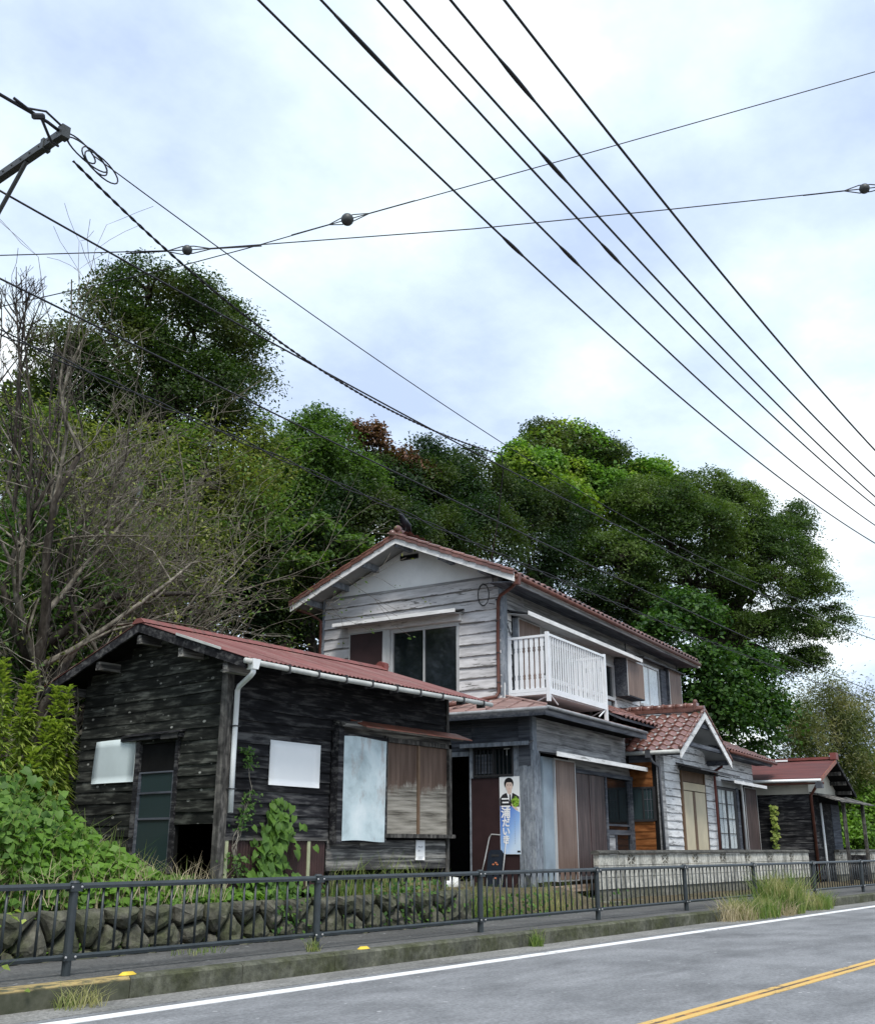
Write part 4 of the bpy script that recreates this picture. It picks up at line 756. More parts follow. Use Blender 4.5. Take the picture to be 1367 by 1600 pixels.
wn = gf.put('window', MB().wb(9.44, 9.50, 0, .032, 1.08, 2.66).wb(11.06, 11.20, 0, .03, 1.08, 2.66).wb(9.5, 11.06, 0, .032, 2.60, 2.66).wb(9.5, 11.06, 0, .06, 1.06, 1.14).wb(10.20, 10.33, .016, .028, 1.14, 2.60).wb(10.98, 11.06, .016, .028, 1.14, 2.6), m_frame); tag(wn, 'lattice window with a pale curtain'); MB().wb(9.3, 11.4, .0, .13, 1.01, 1.055).build('sill', m_fascia, wn)
cu = MB(); n = 80
for i in range(n + 1): x = 9.5 + 1.5 * i / n; cu.v += [(x, -.007 - .004 * math.sin(i * .95), 1.14), (x, -.007 - .003 * math.sin(i * .95 + .5), 2.60)]
for i in range(n): a = 2 * i; cu.f.append((a, a + 2, a + 3, a + 1))
cu.build('curtain', m_cloth, wn, smooth=True); MB().wb(9.50, 10.20, .018, .021, 1.14, 2.6).wb(10.33, 10.98, .018, .021, 1.14, 2.6).build('pane', m_clear, wn)
gb = MB()
for z in (1.50, 1.87, 2.24): gb.wb(9.5, 10.20, .022, .029, z, z + .018).wb(10.33, 10.98, .022, .029, z, z + .018)
for x in (9.82, 10.66): gb.wb(x, x + .014, .0225, .0285, 1.14, 2.6)
gb.build('glazing_bars', m_frame, wn); MB().wb(11.2, 11.40, 0, .05, 1.06, 2.7).build('side_stile', m_slate, wn)
gf.put('downpipe', MB().tube([(11.05, -.30, 2.84), (11.3, -.16, 2.76), (11.50, -.12, 2.60), (11.52, -.12, .6)], .035, 8), m_pvc, smooth=True)
c3 = case(gf, 11.72, 13.0, .9, 2.76, .12, m_maroon, m_maroon); bpy.data.objects[c3.name].children[0].data.materials[0] = m_shut2
hood(gf, 9.9, 13.25, 2.78, .36, (m_frame, m_fascia), drop=.06, fas=.08, name='window_awning'); gf.put('awning_lintel', MB().wb(9.44, 11.7, .01, .03, 2.68, 2.82), m_soffit)

# ------------------------------------------------------------------ poster on the house wall, hand truck, bucket, crow
A2 = HA - math.pi / 2
po = MB().wb(-.21, .21, 0, .012, 0, 1.39).build('campaign_poster', m_white, None, hw(-.045, .43, 1.04), A2); tag(po, 'tall blue and white election poster with a suited man, standing beside the maroon door', 'poster')
g = N('blue_gradient_print'); z_ = g.sep(g.n('ShaderNodeTexCoord').outputs['Object']); f_ = g.math('ADD', g.math('MULTIPLY', z_[2], .95), g.math('MULTIPLY', z_[0], -1.3))
g.set(color=g.ramp(f_, [(.0, (.62, .76, .92)), (.35, (.30, .50, .85)), (.8, (.08, .20, .62)), (1.0, (.05, .13, .45))]), rough=.6); m_bluep = g.m
m_hair = plain('black_print', (.012, .012, .014), .6, .2, 0, .02); m_skin = plain('skin_print', (.72, .56, .48), .6, .2, 0, .04); m_suit = plain('dark_suit_print', (.03, .03, .033), .6, .2, 0, .05); m_greenp = plain('cabbage_print', (.28, .50, .06), .6, .2, 0, .5, 30); m_letter = plain('white_print', (.88, .89, .9), .6, .2, 0, .01); m_print = plain('blue_grey_print', (.30, .38, .52), .6, .2, 0, .02)
def flat(name, pts, d, mat, parent): return MB().prism([(a, -d, z) for a, z in pts], (0, .0008, 0)).build(name, mat, parent)
def oval(cx, cz, rx, rz_, n=20, a0=0, a1=2 * math.pi): return [(cx + rx * math.cos(a0 + (a1 - a0) * k / n), cz + rz_ * math.sin(a0 + (a1 - a0) * k / n)) for k in range(n + (a1 - a0 < 6.28))]
flat('blue_ground', [(-.205, .005), (.205, .005), (.205, .74), (.12, .78), (.03, .86), (-.205, 1.0)], .0132, m_bluep, po)
pt = flat('portrait', [(-.205, .86), (.20, .84), (.20, 1.02), (.13, 1.06), (.07, 1.09), (-.08, 1.09), (-.15, 1.06), (-.205, .99)], .0144, m_suit, po)
flat('shirt', [(-.065, 1.10), (.06, 1.10), (.03, .93), (.01, .90)], .0156, m_letter, pt); flat('neck', [(-.05, 1.16), (.045, 1.16), (.04, 1.09), (.0, 1.06), (-.045, 1.09)], .0166, m_skin, pt); flat('tie', [(-.004, 1.065), (.022, 1.065), (.035, .92), (.012, .88), (-.002, .92)], .0168, m_suit, pt)
flat('hair', oval(-.01, 1.265, .098, .105), .0178, m_hair, pt); flat('face', oval(-.005, 1.215, .073, .092) , .0188, m_skin, pt); flat('fringe', oval(-.012, 1.275, .088, .065, 16, .15, 3.0), .0198, m_hair, pt)
for a in (-.034, .024): flat('eye', oval(a, 1.225, .012, .005, 10), .0196, m_hair, pt); flat('eyebrow', [(a - .018, 1.243), (a + .018, 1.247), (a + .018, 1.252), (a - .018, 1.249)], .0197, m_hair, pt)
flat('nose', [(-.01, 1.19), (.006, 1.19), (.0, 1.222)], .0194, plain('skin_shadow_print', (.60, .43, .36), .6, .2), pt); flat('mouth', oval(-.004, 1.165, .02, .006, 10), .0195, plain('lip_print', (.55, .25, .22), .6, .2), pt)
hand = flat('hand_print', [(.03, .90), (.09, .88), (.15, .82), (.18, .77), (.10, .80), (.04, .86)], .0158, m_skin, po)
v_ = [(.12 + .085 * math.cos(t) * (1 + .12 * math.sin(5 * t)), .93 + .09 * math.sin(t) * (1 + .12 * math.cos(4 * t))) for t in [6.283 * k / 26 for k in range(26)]]; flat('cabbage', [(min(a, .205), b) for a, b in v_], .0172, m_greenp, po)
def text(ch, x, z, size, d, mat, parent, sx=1.0, bold=.0):
    cu = bpy.data.curves.new('lettering', 'FONT'); cu.body = ch; cu.size = size; cu.align_x = 'CENTER'; cu.offset = bold; cu.extrude = .0004; cu.resolution_u = 3
    to = bpy.data.objects.new('tmp', cu); me = bpy.data.meshes.new_from_object(to); bpy.data.objects.remove(to); me.materials.clear(); me.materials.append(mat)
    o = link('lettering', me, parent, (x, -d, z)); o.rotation_euler = (rad(90), 0, 0); o.scale = (sx, 1, 1); return o
for ch, z, s in (('三', .845, .20), ('浦', .66, .20), ('だ', .50, .165), ('い', .345, .165), ('き', .20, .165)): text(ch, -.085, z, s, .0176, m_letter, po, 1.0, .006)
sp = MB()
for k in range(13): z = .70 - .042 * k; sp.prism([(.085, -.0150, z), (.105, -.0150, z), (.105, -.0150, z + .006), (.085, -.0150, z + .006)], (0, .0008, 0)).prism([(.092, -.0150, z - .016), (.098, -.0150, z - .016), (.098, -.0150, z + .0), (.092, -.0150, z + .0)], (0, .0008, 0))
sp.build('small_print', m_print, po); flat('imprint_box', [(.135, .03), (.2, .03), (.2, .065), (.135, .065)], .0144, m_suit, po)

m_navy = plain('dark_navy_plastic', (.012, .018, .03), .5, .4, 0, .12, 8); m_orangedot = plain('orange_sticker', (.45, .16, .08), .6)
P = hw(-.16, .74, .26); ht = thing('folding_hand_truck', 'folded dark navy hand truck with a silver handle leaning by the maroon door', 'hand truck', P, A2)
ht.rotation_euler.x = rad(-9)
MB().prism([(-.17, 0, .10), (.20, 0, .10), (.17, 0, .80), (.12, 0, .86), (-.10, 0, .86), (-.15, 0, .80)], (0, -.045, 0)).build('platform', m_navy, ht)
MB().tube([(-.26, -.07, .38), (-.20, -.06, .70), (-.14, -.05, 1.08), (-.10, -.05, 1.14), (.17, -.05, 1.12), (.215, -.05, 1.06), (.20, -.06, .70), (.17, -.07, .14)], .013, 8).build('handle', m_alu, ht, smooth=True)
MB().box(-.08, .08, -.052, -.047, .74, .78).build('grip_slot', m_frame, ht); mb = MB()
for a, z in ((.02, .63), (.03, .36), (-.03, .60), (.05, .60)): mb.ball((a, -.048, z), .022, 8, 5, (1.2, .3, .8))
mb.build('sticker', m_orangedot, ht)
for a in (-.15, .17):
    c = MB().tube([(a - .02, .02, .06), (a + .02, .02, .06)], .055, 12).build('wheel', m_frame, ht)
bk_ = thing('bucket', 'white plastic bucket lying on its side in the dark passage', 'bucket', hw(-.05, 1.52, .50), HA + 2.2)
mb = MB(); R_ = [(.0, .10), (.02, .125), (.26, .155), (.30, .17), (.30, .155), (.03, .11)]
n = 18; mb.v = [(x, r * math.cos(6.283 * k / n), r * math.sin(6.283 * k / n)) for x, r in R_ for k in range(n)]; mb.f = [(i * n + k, i * n + (k + 1) % n, (i + 1) * n + (k + 1) % n, (i + 1) * n + k) for i in range(len(R_) - 1) for k in range(n)] + [tuple(range(n))]
mb.build('bucket_body', m_pvc, bk_, smooth=True); MB().tube([(.29, .17 * math.cos(t * .314), .17 * math.sin(t * .314) + .01) for t in range(11)], .005, 5).build('bail', m_alu, bk_)
m_crow = plain('crow_feathers', (.010, .012, .018), .45, .4)
cr = thing('crow', 'black crow perched on the upper roof ridge end', 'crow', hw(.32, URW, UR + .26), HA)
MB().tube([(-.16, .0, .36), (-.14, 0, .345), (-.10, 0, .33), (-.04, 0, .26), (.04, 0, .18), (.12, 0, .10), (.20, 0, .02), (.33, 0, -.10)], [.008, .035, .05, .075, .088, .07, .035, .02], 10).build('body', m_crow, cr, smooth=True)
MB().tube([(-.17, 0, .358), (-.25, 0, .335)], [.02, .004], 6).build('beak', m_frame, cr)
for s in (-1, 1): MB().tube([(-.04, s * .06, .27), (.08, s * .085, .14), (.26, s * .04, -.04)], [.03, .05, .008], 8).build('wing', m_crow, cr, smooth=True); MB().tube([(.03, s * .03, .13), (.02, s * .03, 0)], .007, 5).build('leg', m_frame, cr)
# ------------------------------------------------------------------ the small far shed
s3 = thing('small_shed', 'small black board shed with dull red iron roof and white gable, far right', 'shed', (30.9, 10.42, 0), rad(3))
lw = Wall(s3, 0, 0, rad(-90)); fw = Wall(s3, 0, 0, 0); W3, D3 = 3.1, 4.6
a_ = lw.put('wall', MB().wb(-D3, 0, -.05, 0, .15, 2.62), m_under); siding(lw, a_, -D3, 0, .3, 2.60, .165, m_dark, (), None, .6, .02, .006)
b_ = fw.put('wall', MB().wb(.05, W3, -.05, 0, .15, 2.62), m_under); siding(fw, b_, .0, .85, .3, 2.55, .165, m_dark, (), None, 0, .025, .012)
Wall(s3, W3, 0, rad(90)).put('wall', MB().wb(.05, D3, -.05, 0, .15, 3.0), m_dark); Wall(s3, 0, D3, 0).put('wall', MB().wb(0.06, W3 - .06, -.05, 0, .15, 3.0), m_dark)
lw.put('plaster_band', MB().wb(-D3, 0, -.04, .012, 2.63, 3.02), m_plaster).data.materials[0] = plain('cream_plaster', (.56, .54, .46), .9, .1, 0, .1, 2)
AP, AR = 1.45, 3.66
m_cream = bpy.data.materials['cream_plaster']
fw.put('gable_plaster', MB().prism([(0.013, 0, 2.63), (0.013, 0, 3.0), (AP, 0, AR - .10), (2.95, 0, 2.85), (2.95, 0, 2.63)], (0, .05, 0)), m_cream)
ra = MB().slab([(-.34, -.48, 3.02), (AP, -.48, AR - .02), (AP, D3 + .3, AR - .02), (-.34, D3 + .3, 3.02)], .05).slab([(AP + .002, -.48, AR - .02), (3.25, -.48, 2.70), (3.25, D3 + .3, 2.70), (AP + .002, D3 + .3, AR - .02)], .05).build('roof', m_under, s3)
MB().slab([(-.38, -.50, 3.045), (AP, -.50, AR + .012), (AP, D3 + .32, AR + .012), (-.38, D3 + .32, 3.045)], .02).slab([(AP + .002, -.50, AR + .012), (3.3, -.50, 2.71), (3.3, D3 + .32, 2.71), (AP + .002, D3 + .32, AR + .012)], .02).build('roof_sheet', m_redtin2, ra)
MB().box(AP - .10, AP + .10, -.46, D3 + .2, AR + .015, AR + .09).build('ridge_cap', m_redcap, ra); MB().box(AP - .14, AP + .14, -.54, -.36, AR + .0, AR + .20).build('ridge_end', m_redcap, ra); MB().box(AP - .12, AP - .115, .9, 2.6, AR + .0, AR + .05).build('flashing', m_white, ra)
MB().prism([(-.40, -.515, 3.05), (AP, -.515, AR + .02), (AP, -.515, AR - .09), (-.40, -.515, 2.95)], (0, .03, 0)).build('barge_board', m_rustedge, ra); MB().prism([(AP, -.515, AR + .02), (3.32, -.515, 2.72), (3.32, -.515, 2.61), (AP, -.515, AR - .09)], (0, .03, 0)).build('barge_board', m_dark, ra)
for u in (1.9, 2.4, 2.9): z = AR - (u - AP) * .52 - .06; MB().box(u - .05, u + .05, -.47, .04, z - .14, z - .03).build('purlin_end', m_post, ra)
MB().tube([(-.42, -.5, 2.98), (-.42, D3, 3.02)], .04, 8).build('gutter', m_pvc, s3, smooth=True); MB().tube([(-.36, -.55, 2.90), (-.36, D3, 2.90)], .03, 6).build('eave_rail', m_copper, s3)
dp = MB().tube([(-.40, -.42, 2.95), (-.30, -.30, 2.80), (-.06, -.07, 2.58), (-.05, -.07, .2)], .042, 8).build('downpipe', m_copper, s3, smooth=True); MB().box(-.48, -.30, -.52, -.34, 2.76, 2.93).build('hopper', m_darkpipe, dp)
fw.put('porch_awning', MB().ext([(.0, 2.66), (.0, 2.69), (.85, 2.42), (.85, 2.39)], .05, 4.1), m_bleach)
for u in (.95, 3.15): fw.put('porch_post', MB().wb(u, u + .09, .62, .71, .1, 2.44), m_post)
fw.put('downpipe', MB().tube([(.72, -.1, 2.4), (.75, -.1, 1.2), (.76, -.1, .2)], .035, 8), m_pvc, smooth=True)
fw.put('plank_door', MB().wb(1.1, 1.95, .0, .05, .2, 2.4), m_dark); fw.put('plank_door', MB().wb(2.0, 2.9, .0, .05, .2, 2.4), m_slate)
fw.put('side_panel', MB().wb(2.95, 3.2, .0, .62, .2, .95), m_dark)

# ------------------------------------------------------------------ utility pole at the left edge, leaning pole behind the shed
m_conc = plain('pole_concrete', (.30, .30, .29), .85, .15, 0, .1, 2); m_steel = plain('galvanised_steel', (.06, .065, .065), .5, .4, .2, .15, 9); m_wire = plain('black_cable', (.012, .012, .016), .5, .4, 0, .05); m_porc = plain('white_porcelain', (.55, .56, .56), .3, .5, 0, .1, 8)
up_ = thing('utility_pole', 'utility pole with a steel cross arm reaching in at the upper left edge', 'utility pole', (4.45, 9.98, .5))
MB().tube([(0, 0, -.5), (0, 0, 8.6)], [.17, .115], 16).build('pole_shaft', m_conc, up_, smooth=True)
arm = MB().box(-.05, -.045, -2.02, .3, 7.17, 7.25).box(-.045, .02, -2.02, .3, 7.245, 7.25).box(-.045, .02, -2.02, .3, 7.17, 7.175).build('cross_arm', m_steel, up_); hs = MB()
for k in range(12): hs.ball((-.052, -1.95 + k * .16, 7.21), .012, 6, 4)
hs.box(-.06, .03, -2.04, -1.96, 7.15, 7.28).box(-.06, .03, -1.72, -1.67, 7.15, 7.27).build('arm_bolts', m_steel, arm)['kind'] = 'stuff'
MB().tube([(-.02, -1.38, 7.17), (-.02, -.14, 5.9)], .022, 8).build('arm_brace', m_steel, up_)
for y, z in ((-.36, 7.30),): MB().tube([(0, y, z), (0, y, z + .05), (0, y, z + .12), (0, y, z + .2), (0, y, z + .24)], [.05, .07, .055, .075, .03], 10).build('insulator', m_porc, up_, smooth=True)
for z in (6.75, 6.3, 5.2, 4.7): MB().tube([(.0, -.10, z), (.0, -.34, z), (0, -.36, z + .05)], .012, 6).tube([(0, -.26, z), (0, -.34, z)], .05, 8).build('cable_clamp', m_steel, up_)
cl_ = MB()
for k, (r, sq) in enumerate(((.15, .55), (.20, .42), (.13, .75), (.17, .6))): cl_.tube([(.18 + .14 * k * .5 + r * math.cos(t * .3) * 1.15, -2.0 - .02 * k, 7.15 - .04 * k + r * sq * math.sin(t * .3) - .05 * math.cos(t * .3)) for t in range(0, 22)], .008, 5)
cl_.tube([(-.55, -2.0, 7.27), (-.25, -2.0, 7.22), (-.1, -1.95, 7.08), (.0, -1.9, 7.12)], .015, 5).tube([(-.4, -2.0, 7.25), (-.22, -2.0, 7.33), (.0, -2.0, 7.26)], .012, 5).tube([(-.34, -2.0, 7.20), (-.24, -2.0, 7.26)], .03, 6).build('cable_loops', m_wire, up_)
lp = MB().tube([(11.4, 16.6, 2.2), (11.57, 16.6, 5.0), (11.83, 16.6, 8.14)], [.07, .063, .055], 10).build('leaning_pole', plain('grey_steel_pole', (.15, .17, .18), .7, .2, 0, .2), None, smooth=True); tag(lp, 'grey pole leaning among the branches behind the black shed', 'pole')

# ------------------------------------------------------------------ wires
def wire(name, pts, r, label, cat='cable', group=None, n=6, parent=None):
    o = MB().tube(pts, r, n).build(name, m_wire, parent, smooth=True); return tag(o, label, cat, group) if parent is None else o
def para(c, y, x0, x1, k=1.0, n=48):
    """sagging line x, z = c0 x^2 + c1 x + c2 in the plane y, enlarged k times about the eye height it was surveyed from"""
    out = []
    for i in range(n + 1): x = x0 + (x1 - x0) * i / n; z = c[0] * x * x + c[1] * x + c[2]; out.append((x * k, y * k, 1.15 + (z - 1.15) * k))
    return out
six = [((.01249, -.19675, 4.62117), 2.5, 1.6, 11.5, 2.6, 'lowest and leftmost'), ((.01368, -.20522, 4.49215), 2.2, 1.6, 10.4, 2.75, 'second from the left'), ((.01417, -.20286, 4.28433), 1.9, 1.6, 9.2, 2.95, 'third from the left'),
       ((.01349, -.18375, 3.87447), 1.6, 1.4, 7.8, 3.3, 'fourth from the left'), ((.01901, -.21232, 3.57441), 1.3, 1.3, 6.4, 3.7, 'fifth from the left'), ((.02065, -.20758, 3.19724), 1.0, 1.1, 5.0, 4.3, 'rightmost')]
spl = {0: (3.86,), 1: (2.42, 3.9), 2: (3.75,), 3: (2.75,), 4: (2.05,), 5: ()}
for i, (c, y, x0, x1, k, w) in enumerate(six):
    o = wire('power_line', para(c, y, x0 - 1.2, x1 * 1.7, k, 90), .0145, 'black power line high over the road, %s of the six' % w, 'power line', 'six power lines over the road')
    for j, x in enumerate(spl[i]):
        P = para(c, y, x - .09 * (2.2 if i == 1 and j == 0 else 1), x + .09 * (2.2 if i == 1 and j == 0 else 1), k, 4); MB().tube(P, [.016, .024, .026, .024, .016], 8).build('splice_sleeve', m_wire, o, smooth=True)
def pl(c, y0, k, x0, x1): return para(c, y0, x0, x1, k)
wire('thin_cable', pl((.00552, -.20483, 8.52689), 8.0, 1, 4.77, 42), .007, 'thinnest cable running from the cross arm end down past the kudzu covered tree')
wire('service_line', [(3.0, 8.0, 7.735), (3.78, 8.0, 7.74), (4.27, 8.0, 7.745), (4.42, 8.0, 7.72)], .018, 'short thick cable coming to the cross arm end from the left edge')
def twist(name, P, r, off, turns, label):
    V = [Vector(p) for p in P]; mb = MB(); m = len(V)
    for s in (0, 1):
        q = []
        for i in range(m):
            a = i / (m - 1) * turns * 6.283 + s * 3.1416; q.append((V[i].x, V[i].y + off * math.cos(a), V[i].z + off * math.sin(a)))
        mb.tube(q, r, 5)
    return tag(mb.build(name, m_wire, None, smooth=True), label, 'cable')
Bp = [(4.59, 8.02, 7.51), (5.77, 8.2, 7.25), (6.73, 8.35, 7.12), (8.04, 8.55, 7.06), (9.62, 8.8, 7.08), (11.18, 9.04, 7.2), (14.12, 9.5, 7.71)]
def interp(P, n):
    A = np.array(P); t = np.linspace(0, 1, len(A)); c = [np.polyfit(A[:, 0], A[:, k], 3) for k in (1, 2)]; xs_ = np.linspace(A[0, 0], A[-1, 0], n); return [(float(x), float(np.polyval(c[0], x)), float(np.polyval(c[1], x))) for x in xs_]
twist('twisted_cable', interp(Bp, 260), .0085, .0085, 40, 'twisted cable sagging from the cross arm end to the drop wire above the house')
wire('drop_wire', [(14.12, 9.5, 7.71), (14.35, 9.62, 7.55), (15.6, 10.6, 7.1), tuple(hw(.50, 1.02, 6.9))], .010, 'thin drop wire coming down to the corner bracket of the house')
wire('thick_cable', pl((.00195, -.06729, 7.0135), 8.0, 1.12, 3.75, 42), .012, 'upper of three parallel cables, crossing above the house roof')
wire('thick_cable', pl((.00081, -.05554, 6.14967), 8.0, 1.12, 3.75, 42), .011, 'middle of three parallel cables, straight and plain, crossing before the house gable')
twist('bundled_cable', pl((.00114, -.05872, 5.66305), 8.0, 1.12, 3.75, 33) if False else para((.00114, -.05872, 5.66305), 8.0, 3.75, 42, 1.12, 520), .008, .022, 34, 'lowest bundled cable of loose twisted strands passing just over the house ridge')
for nm, P, lb, balls in (('stay_wire', [(6.0, 15.27, 9.80), (6.95, 13.9, 9.85), (8.7, 11.6, 9.93), (11.32, 8.04, 10.24), (13.06, 5.64, 10.52), (14.85, 3.16, 10.83), (16.6, .7, 11.15)], 'nearly level stay wire with two ball insulators crossing the sky', ((8.7, 11.6, 9.93), (14.85, 3.16, 10.83))),
                         ('stay_wire', [(6.8, 16.1, 9.30), (7.59, 14.93, 9.59), (9.2, 12.46, 10.2), (9.84, 11.5, 10.5), (10.72, 10.15, 10.95), (12.79, 6.95, 11.95), (15.42, 2.85, 13.26), (16.6, 1.0, 13.85)], 'rising stay wire with one ball insulator crossing the sky to the upper right', ((10.72, 10.15, 10.95),))):
    w = tag(MB().tube(P, .0095, 6).build(nm, m_wire, None, smooth=True), lb, 'stay wire'); d = (Vector(P[-2]) - Vector(P[1])).normalized()
    for b in balls:
        i = [j for j in range(len(P)) if tuple(P[j]) == tuple(b)][0]; B = Vector(b); d = (Vector(P[i + 1]) - Vector(P[i - 1])).normalized(); mb = MB().ball(b, .105 if len(balls) < 2 else .08, 14, 9); mb.build('ball_insulator', m_steel, w, smooth=True); q = d.orthogonal().normalized() * .06; q = Vector((0, 0, .07))
        MB().tube([B - d * .32, B - d * .08 + q, B + d * .1 + q * .9, B + d * .38], .009, 5).tube([B - d * .32, B - d * .08 - q, B + d * .1 - q * .9, B + d * .38], .009, 5).tube([B + d * .38, B + d * 1.15], .0115, 5).tube([B - d * .32, B - d * .95], .0115, 5).build('wire_grip', m_wire, w)
# ------------------------------------------------------------------ vegetation: crowns given as (x, y, z, half width, half height) lobes in metres
TREES= {'evergreen': [(13.29, 19.0, 13.79, 1.23, 0.69), (14.59, 19.0, 13.43, 1.51, 1.12), (12.57, 19.0, 12.09, 1.18, 1.18), (16.16, 19.0, 12.8, 0.86, 0.91), (14.5, 19.0, 11.24, 1.7, 1.16), (11.66, 19.0, 10.56, 1.05, 1.12), (15.83, 19.0, 11.0, 1.2, 0.96), (11.06, 19.0, 11.49, 0.63, 0.56)],
'brush': [(13.73, 17.0, 8.62, 1.46, 1.11), (11.94, 17.0, 8.13, 1.43, 1.3), (10.09, 17.0, 7.87, 1.09, 1.33), (15.45, 17.0, 9.73, 0.75, 0.89), (13.02, 17.0, 7.02, 1.59, 0.93), (11.23, 17.0, 6.49, 1.11, 0.99), (15.06, 17.0, 8.23, 1.01, 0.72)],
'leftbush': [(8.29, 14.2, 4.48, 0.58, 1.05), (9.09, 14.2, 4.62, 0.6, 0.8), (8.34, 14.2, 5.69, 0.59, 0.59), (7.94, 14.2, 4.04, 0.56, 1.12), (8.96, 14.2, 3.9, 0.59, 0.39)],
'midA': [(19.76, 20.0, 11.82, 1.01, 1.1), (19.21, 20.0, 10.23, 1.07, 0.89), (20.22, 20.0, 13.17, 0.41, 0.41), (21.54, 20.0, 11.44, 0.96, 1.15), (20.79, 20.0, 12.64, 0.57, 0.76)],
'deadA': [(23.22, 20.5, 13.54, 0.66, 0.45), (24.09, 20.5, 12.81, 0.62, 0.52), (22.45, 20.5, 13.62, 0.36, 0.3)],
'midB': [(25.03, 20.5, 12.07, 1.58, 1.26), (23.72, 20.5, 12.59, 0.82, 0.72), (27.13, 20.5, 13.46, 1.12, 0.85), (25.86, 20.5, 14.14, 0.48, 0.44), (28.27, 20.5, 14.4, 0.46, 0.51), (27.12, 20.5, 12.17, 1.54, 1.1)],
'deadB': [(25.15, 20.2, 12.83, 0.59, 0.42), (24.48, 20.2, 13.3, 0.31, 0.29)],
'midC': [(21.17, 18.5, 9.49, 1.45, 1.08), (18.88, 18.5, 8.77, 1.01, 0.84), (18.25, 18.5, 7.27, 1.14, 0.98), (16.97, 18.5, 6.71, 0.94, 0.78), (23.83, 18.5, 9.91, 1.36, 0.97), (26.53, 18.5, 10.53, 1.45, 1.25), (20.34, 18.5, 10.03, 1.07, 0.71)],
'spray': [(18.06, 17.5, 8.83, 0.56, 0.29), (18.91, 17.5, 8.6, 0.49, 0.23), (17.43, 17.5, 7.93, 0.47, 0.31)],
'dome': [(37.23, 21.76, 17.62, 2.4, 1.36), (35.01, 21.89, 16.02, 1.89, 1.35), (39.79, 21.61, 17.49, 1.61, 1.32), (37.13, 21.76, 16.16, 2.23, 1.26)],
'domevine': [(33.06, 20.82, 15.5, 1.15, 0.97), (38.04, 20.1, 15.47, 1.8, 1.24), (34.95, 20.52, 14.45, 1.57, 0.91), (41.12, 19.74, 16.83, 1.6, 1.02), (33.78, 20.7, 14.73, 1.29, 0.77), (35.9, 20.4, 16.09, 0.59, 0.67)],
'laurel': [(30.37, 20.0, 13.15, 1.41, 1.18), (32.58, 20.0, 13.21, 1.48, 1.11), (29.14, 20.0, 13.56, 0.81, 0.81), (31.6, 20.0, 11.71, 1.43, 1.07), (34.95, 20.0, 12.73, 1.54, 1.15)],
'big': [(37.45, 17.75, 14.55, 2.11, 1.0), (40.23, 16.81, 15.52, 1.7, 0.96), (42.32, 16.12, 15.2, 1.55, 0.98), (37.87, 17.5, 12.96, 2.35, 1.1), (41.5, 16.25, 13.28, 2.19, 1.1), (44.99, 15.31, 14.66, 1.3, 0.81), (46.76, 14.94, 15.79, 0.75, 0.66), (45.31, 15.12, 13.34, 1.58, 1.01), (35.26, 18.5, 11.75, 2.0, 1.13), (38.94, 17.0, 11.34, 2.48, 1.1), (42.65, 15.75, 11.46, 2.19, 1.1), (47.13, 14.56, 12.28, 1.23, 0.82), (47.9, 14.25, 10.88, 1.02, 0.73), (44.83, 15.0, 10.18, 1.54, 0.89), (41.44, 16.0, 9.63, 1.86, 0.8), (45.06, 14.81, 8.79, 0.97, 0.61), (37.74, 17.38, 9.99, 2.04, 0.76), (42.63, 15.5, 8.27, 1.07, 0.67), (35.66, 18.25, 10.25, 1.74, 0.99)],
'vine': [(33.52, 14.83, 9.03, 1.12, 0.63), (32.28, 15.14, 8.19, 0.87, 0.48), (33.48, 14.74, 7.0, 1.32, 0.7), (35.22, 14.24, 6.5, 1.12, 0.9), (36.44, 13.88, 5.59, 1.14, 1.02), (34.01, 14.51, 5.51, 1.2, 0.87), (36.32, 14.02, 7.41, 0.92, 0.6)],
'bamboo': [(43.05, 13.64, 6.07, 1.42, 1.42), (45.74, 13.14, 5.35, 1.34, 1.61), (40.81, 13.95, 4.31, 1.11, 1.47), (44.39, 13.23, 3.36, 1.42, 1.55), (42.99, 13.59, 5.17, 1.54, 1.54), (40.12, 14.18, 5.71, 0.74, 0.98)],
'bushright': [(44.06, 12.87, 2.48, 1.01, 1.14), (42.6, 12.91, 1.5, 1.1, 0.73), (46.15, 12.8, 3.8, 0.8, 1.33)]}
R = np.random.default_rng(11)
def unit(a): return a / (np.linalg.norm(a, axis=1, keepdims=True) + 1e-9)
def rdir(n): return unit(R.normal(size=(n, 3)))
def leaf_faces(C, Nn, L, aspect=.5, fold=.12, droop=.1):
    n = len(C); T = unit(np.cross(Nn, rdir(n))); B = np.cross(Nn, T); L = np.asarray(L).reshape(-1, 1) * R.uniform(.7, 1.3, (n, 1)); w = L * aspect
    base = C - T * L * .5; tip = C + T * L * .5 - Nn * droop * L; a = C + B * w * .5 + Nn * fold * L - T * L * .08; b = C - B * w * .5 + Nn * fold * L - T * L * .08
    V = np.stack([base, b, tip, a], 1).reshape(-1, 3); F = np.arange(4 * n).reshape(n, 4); return V, F
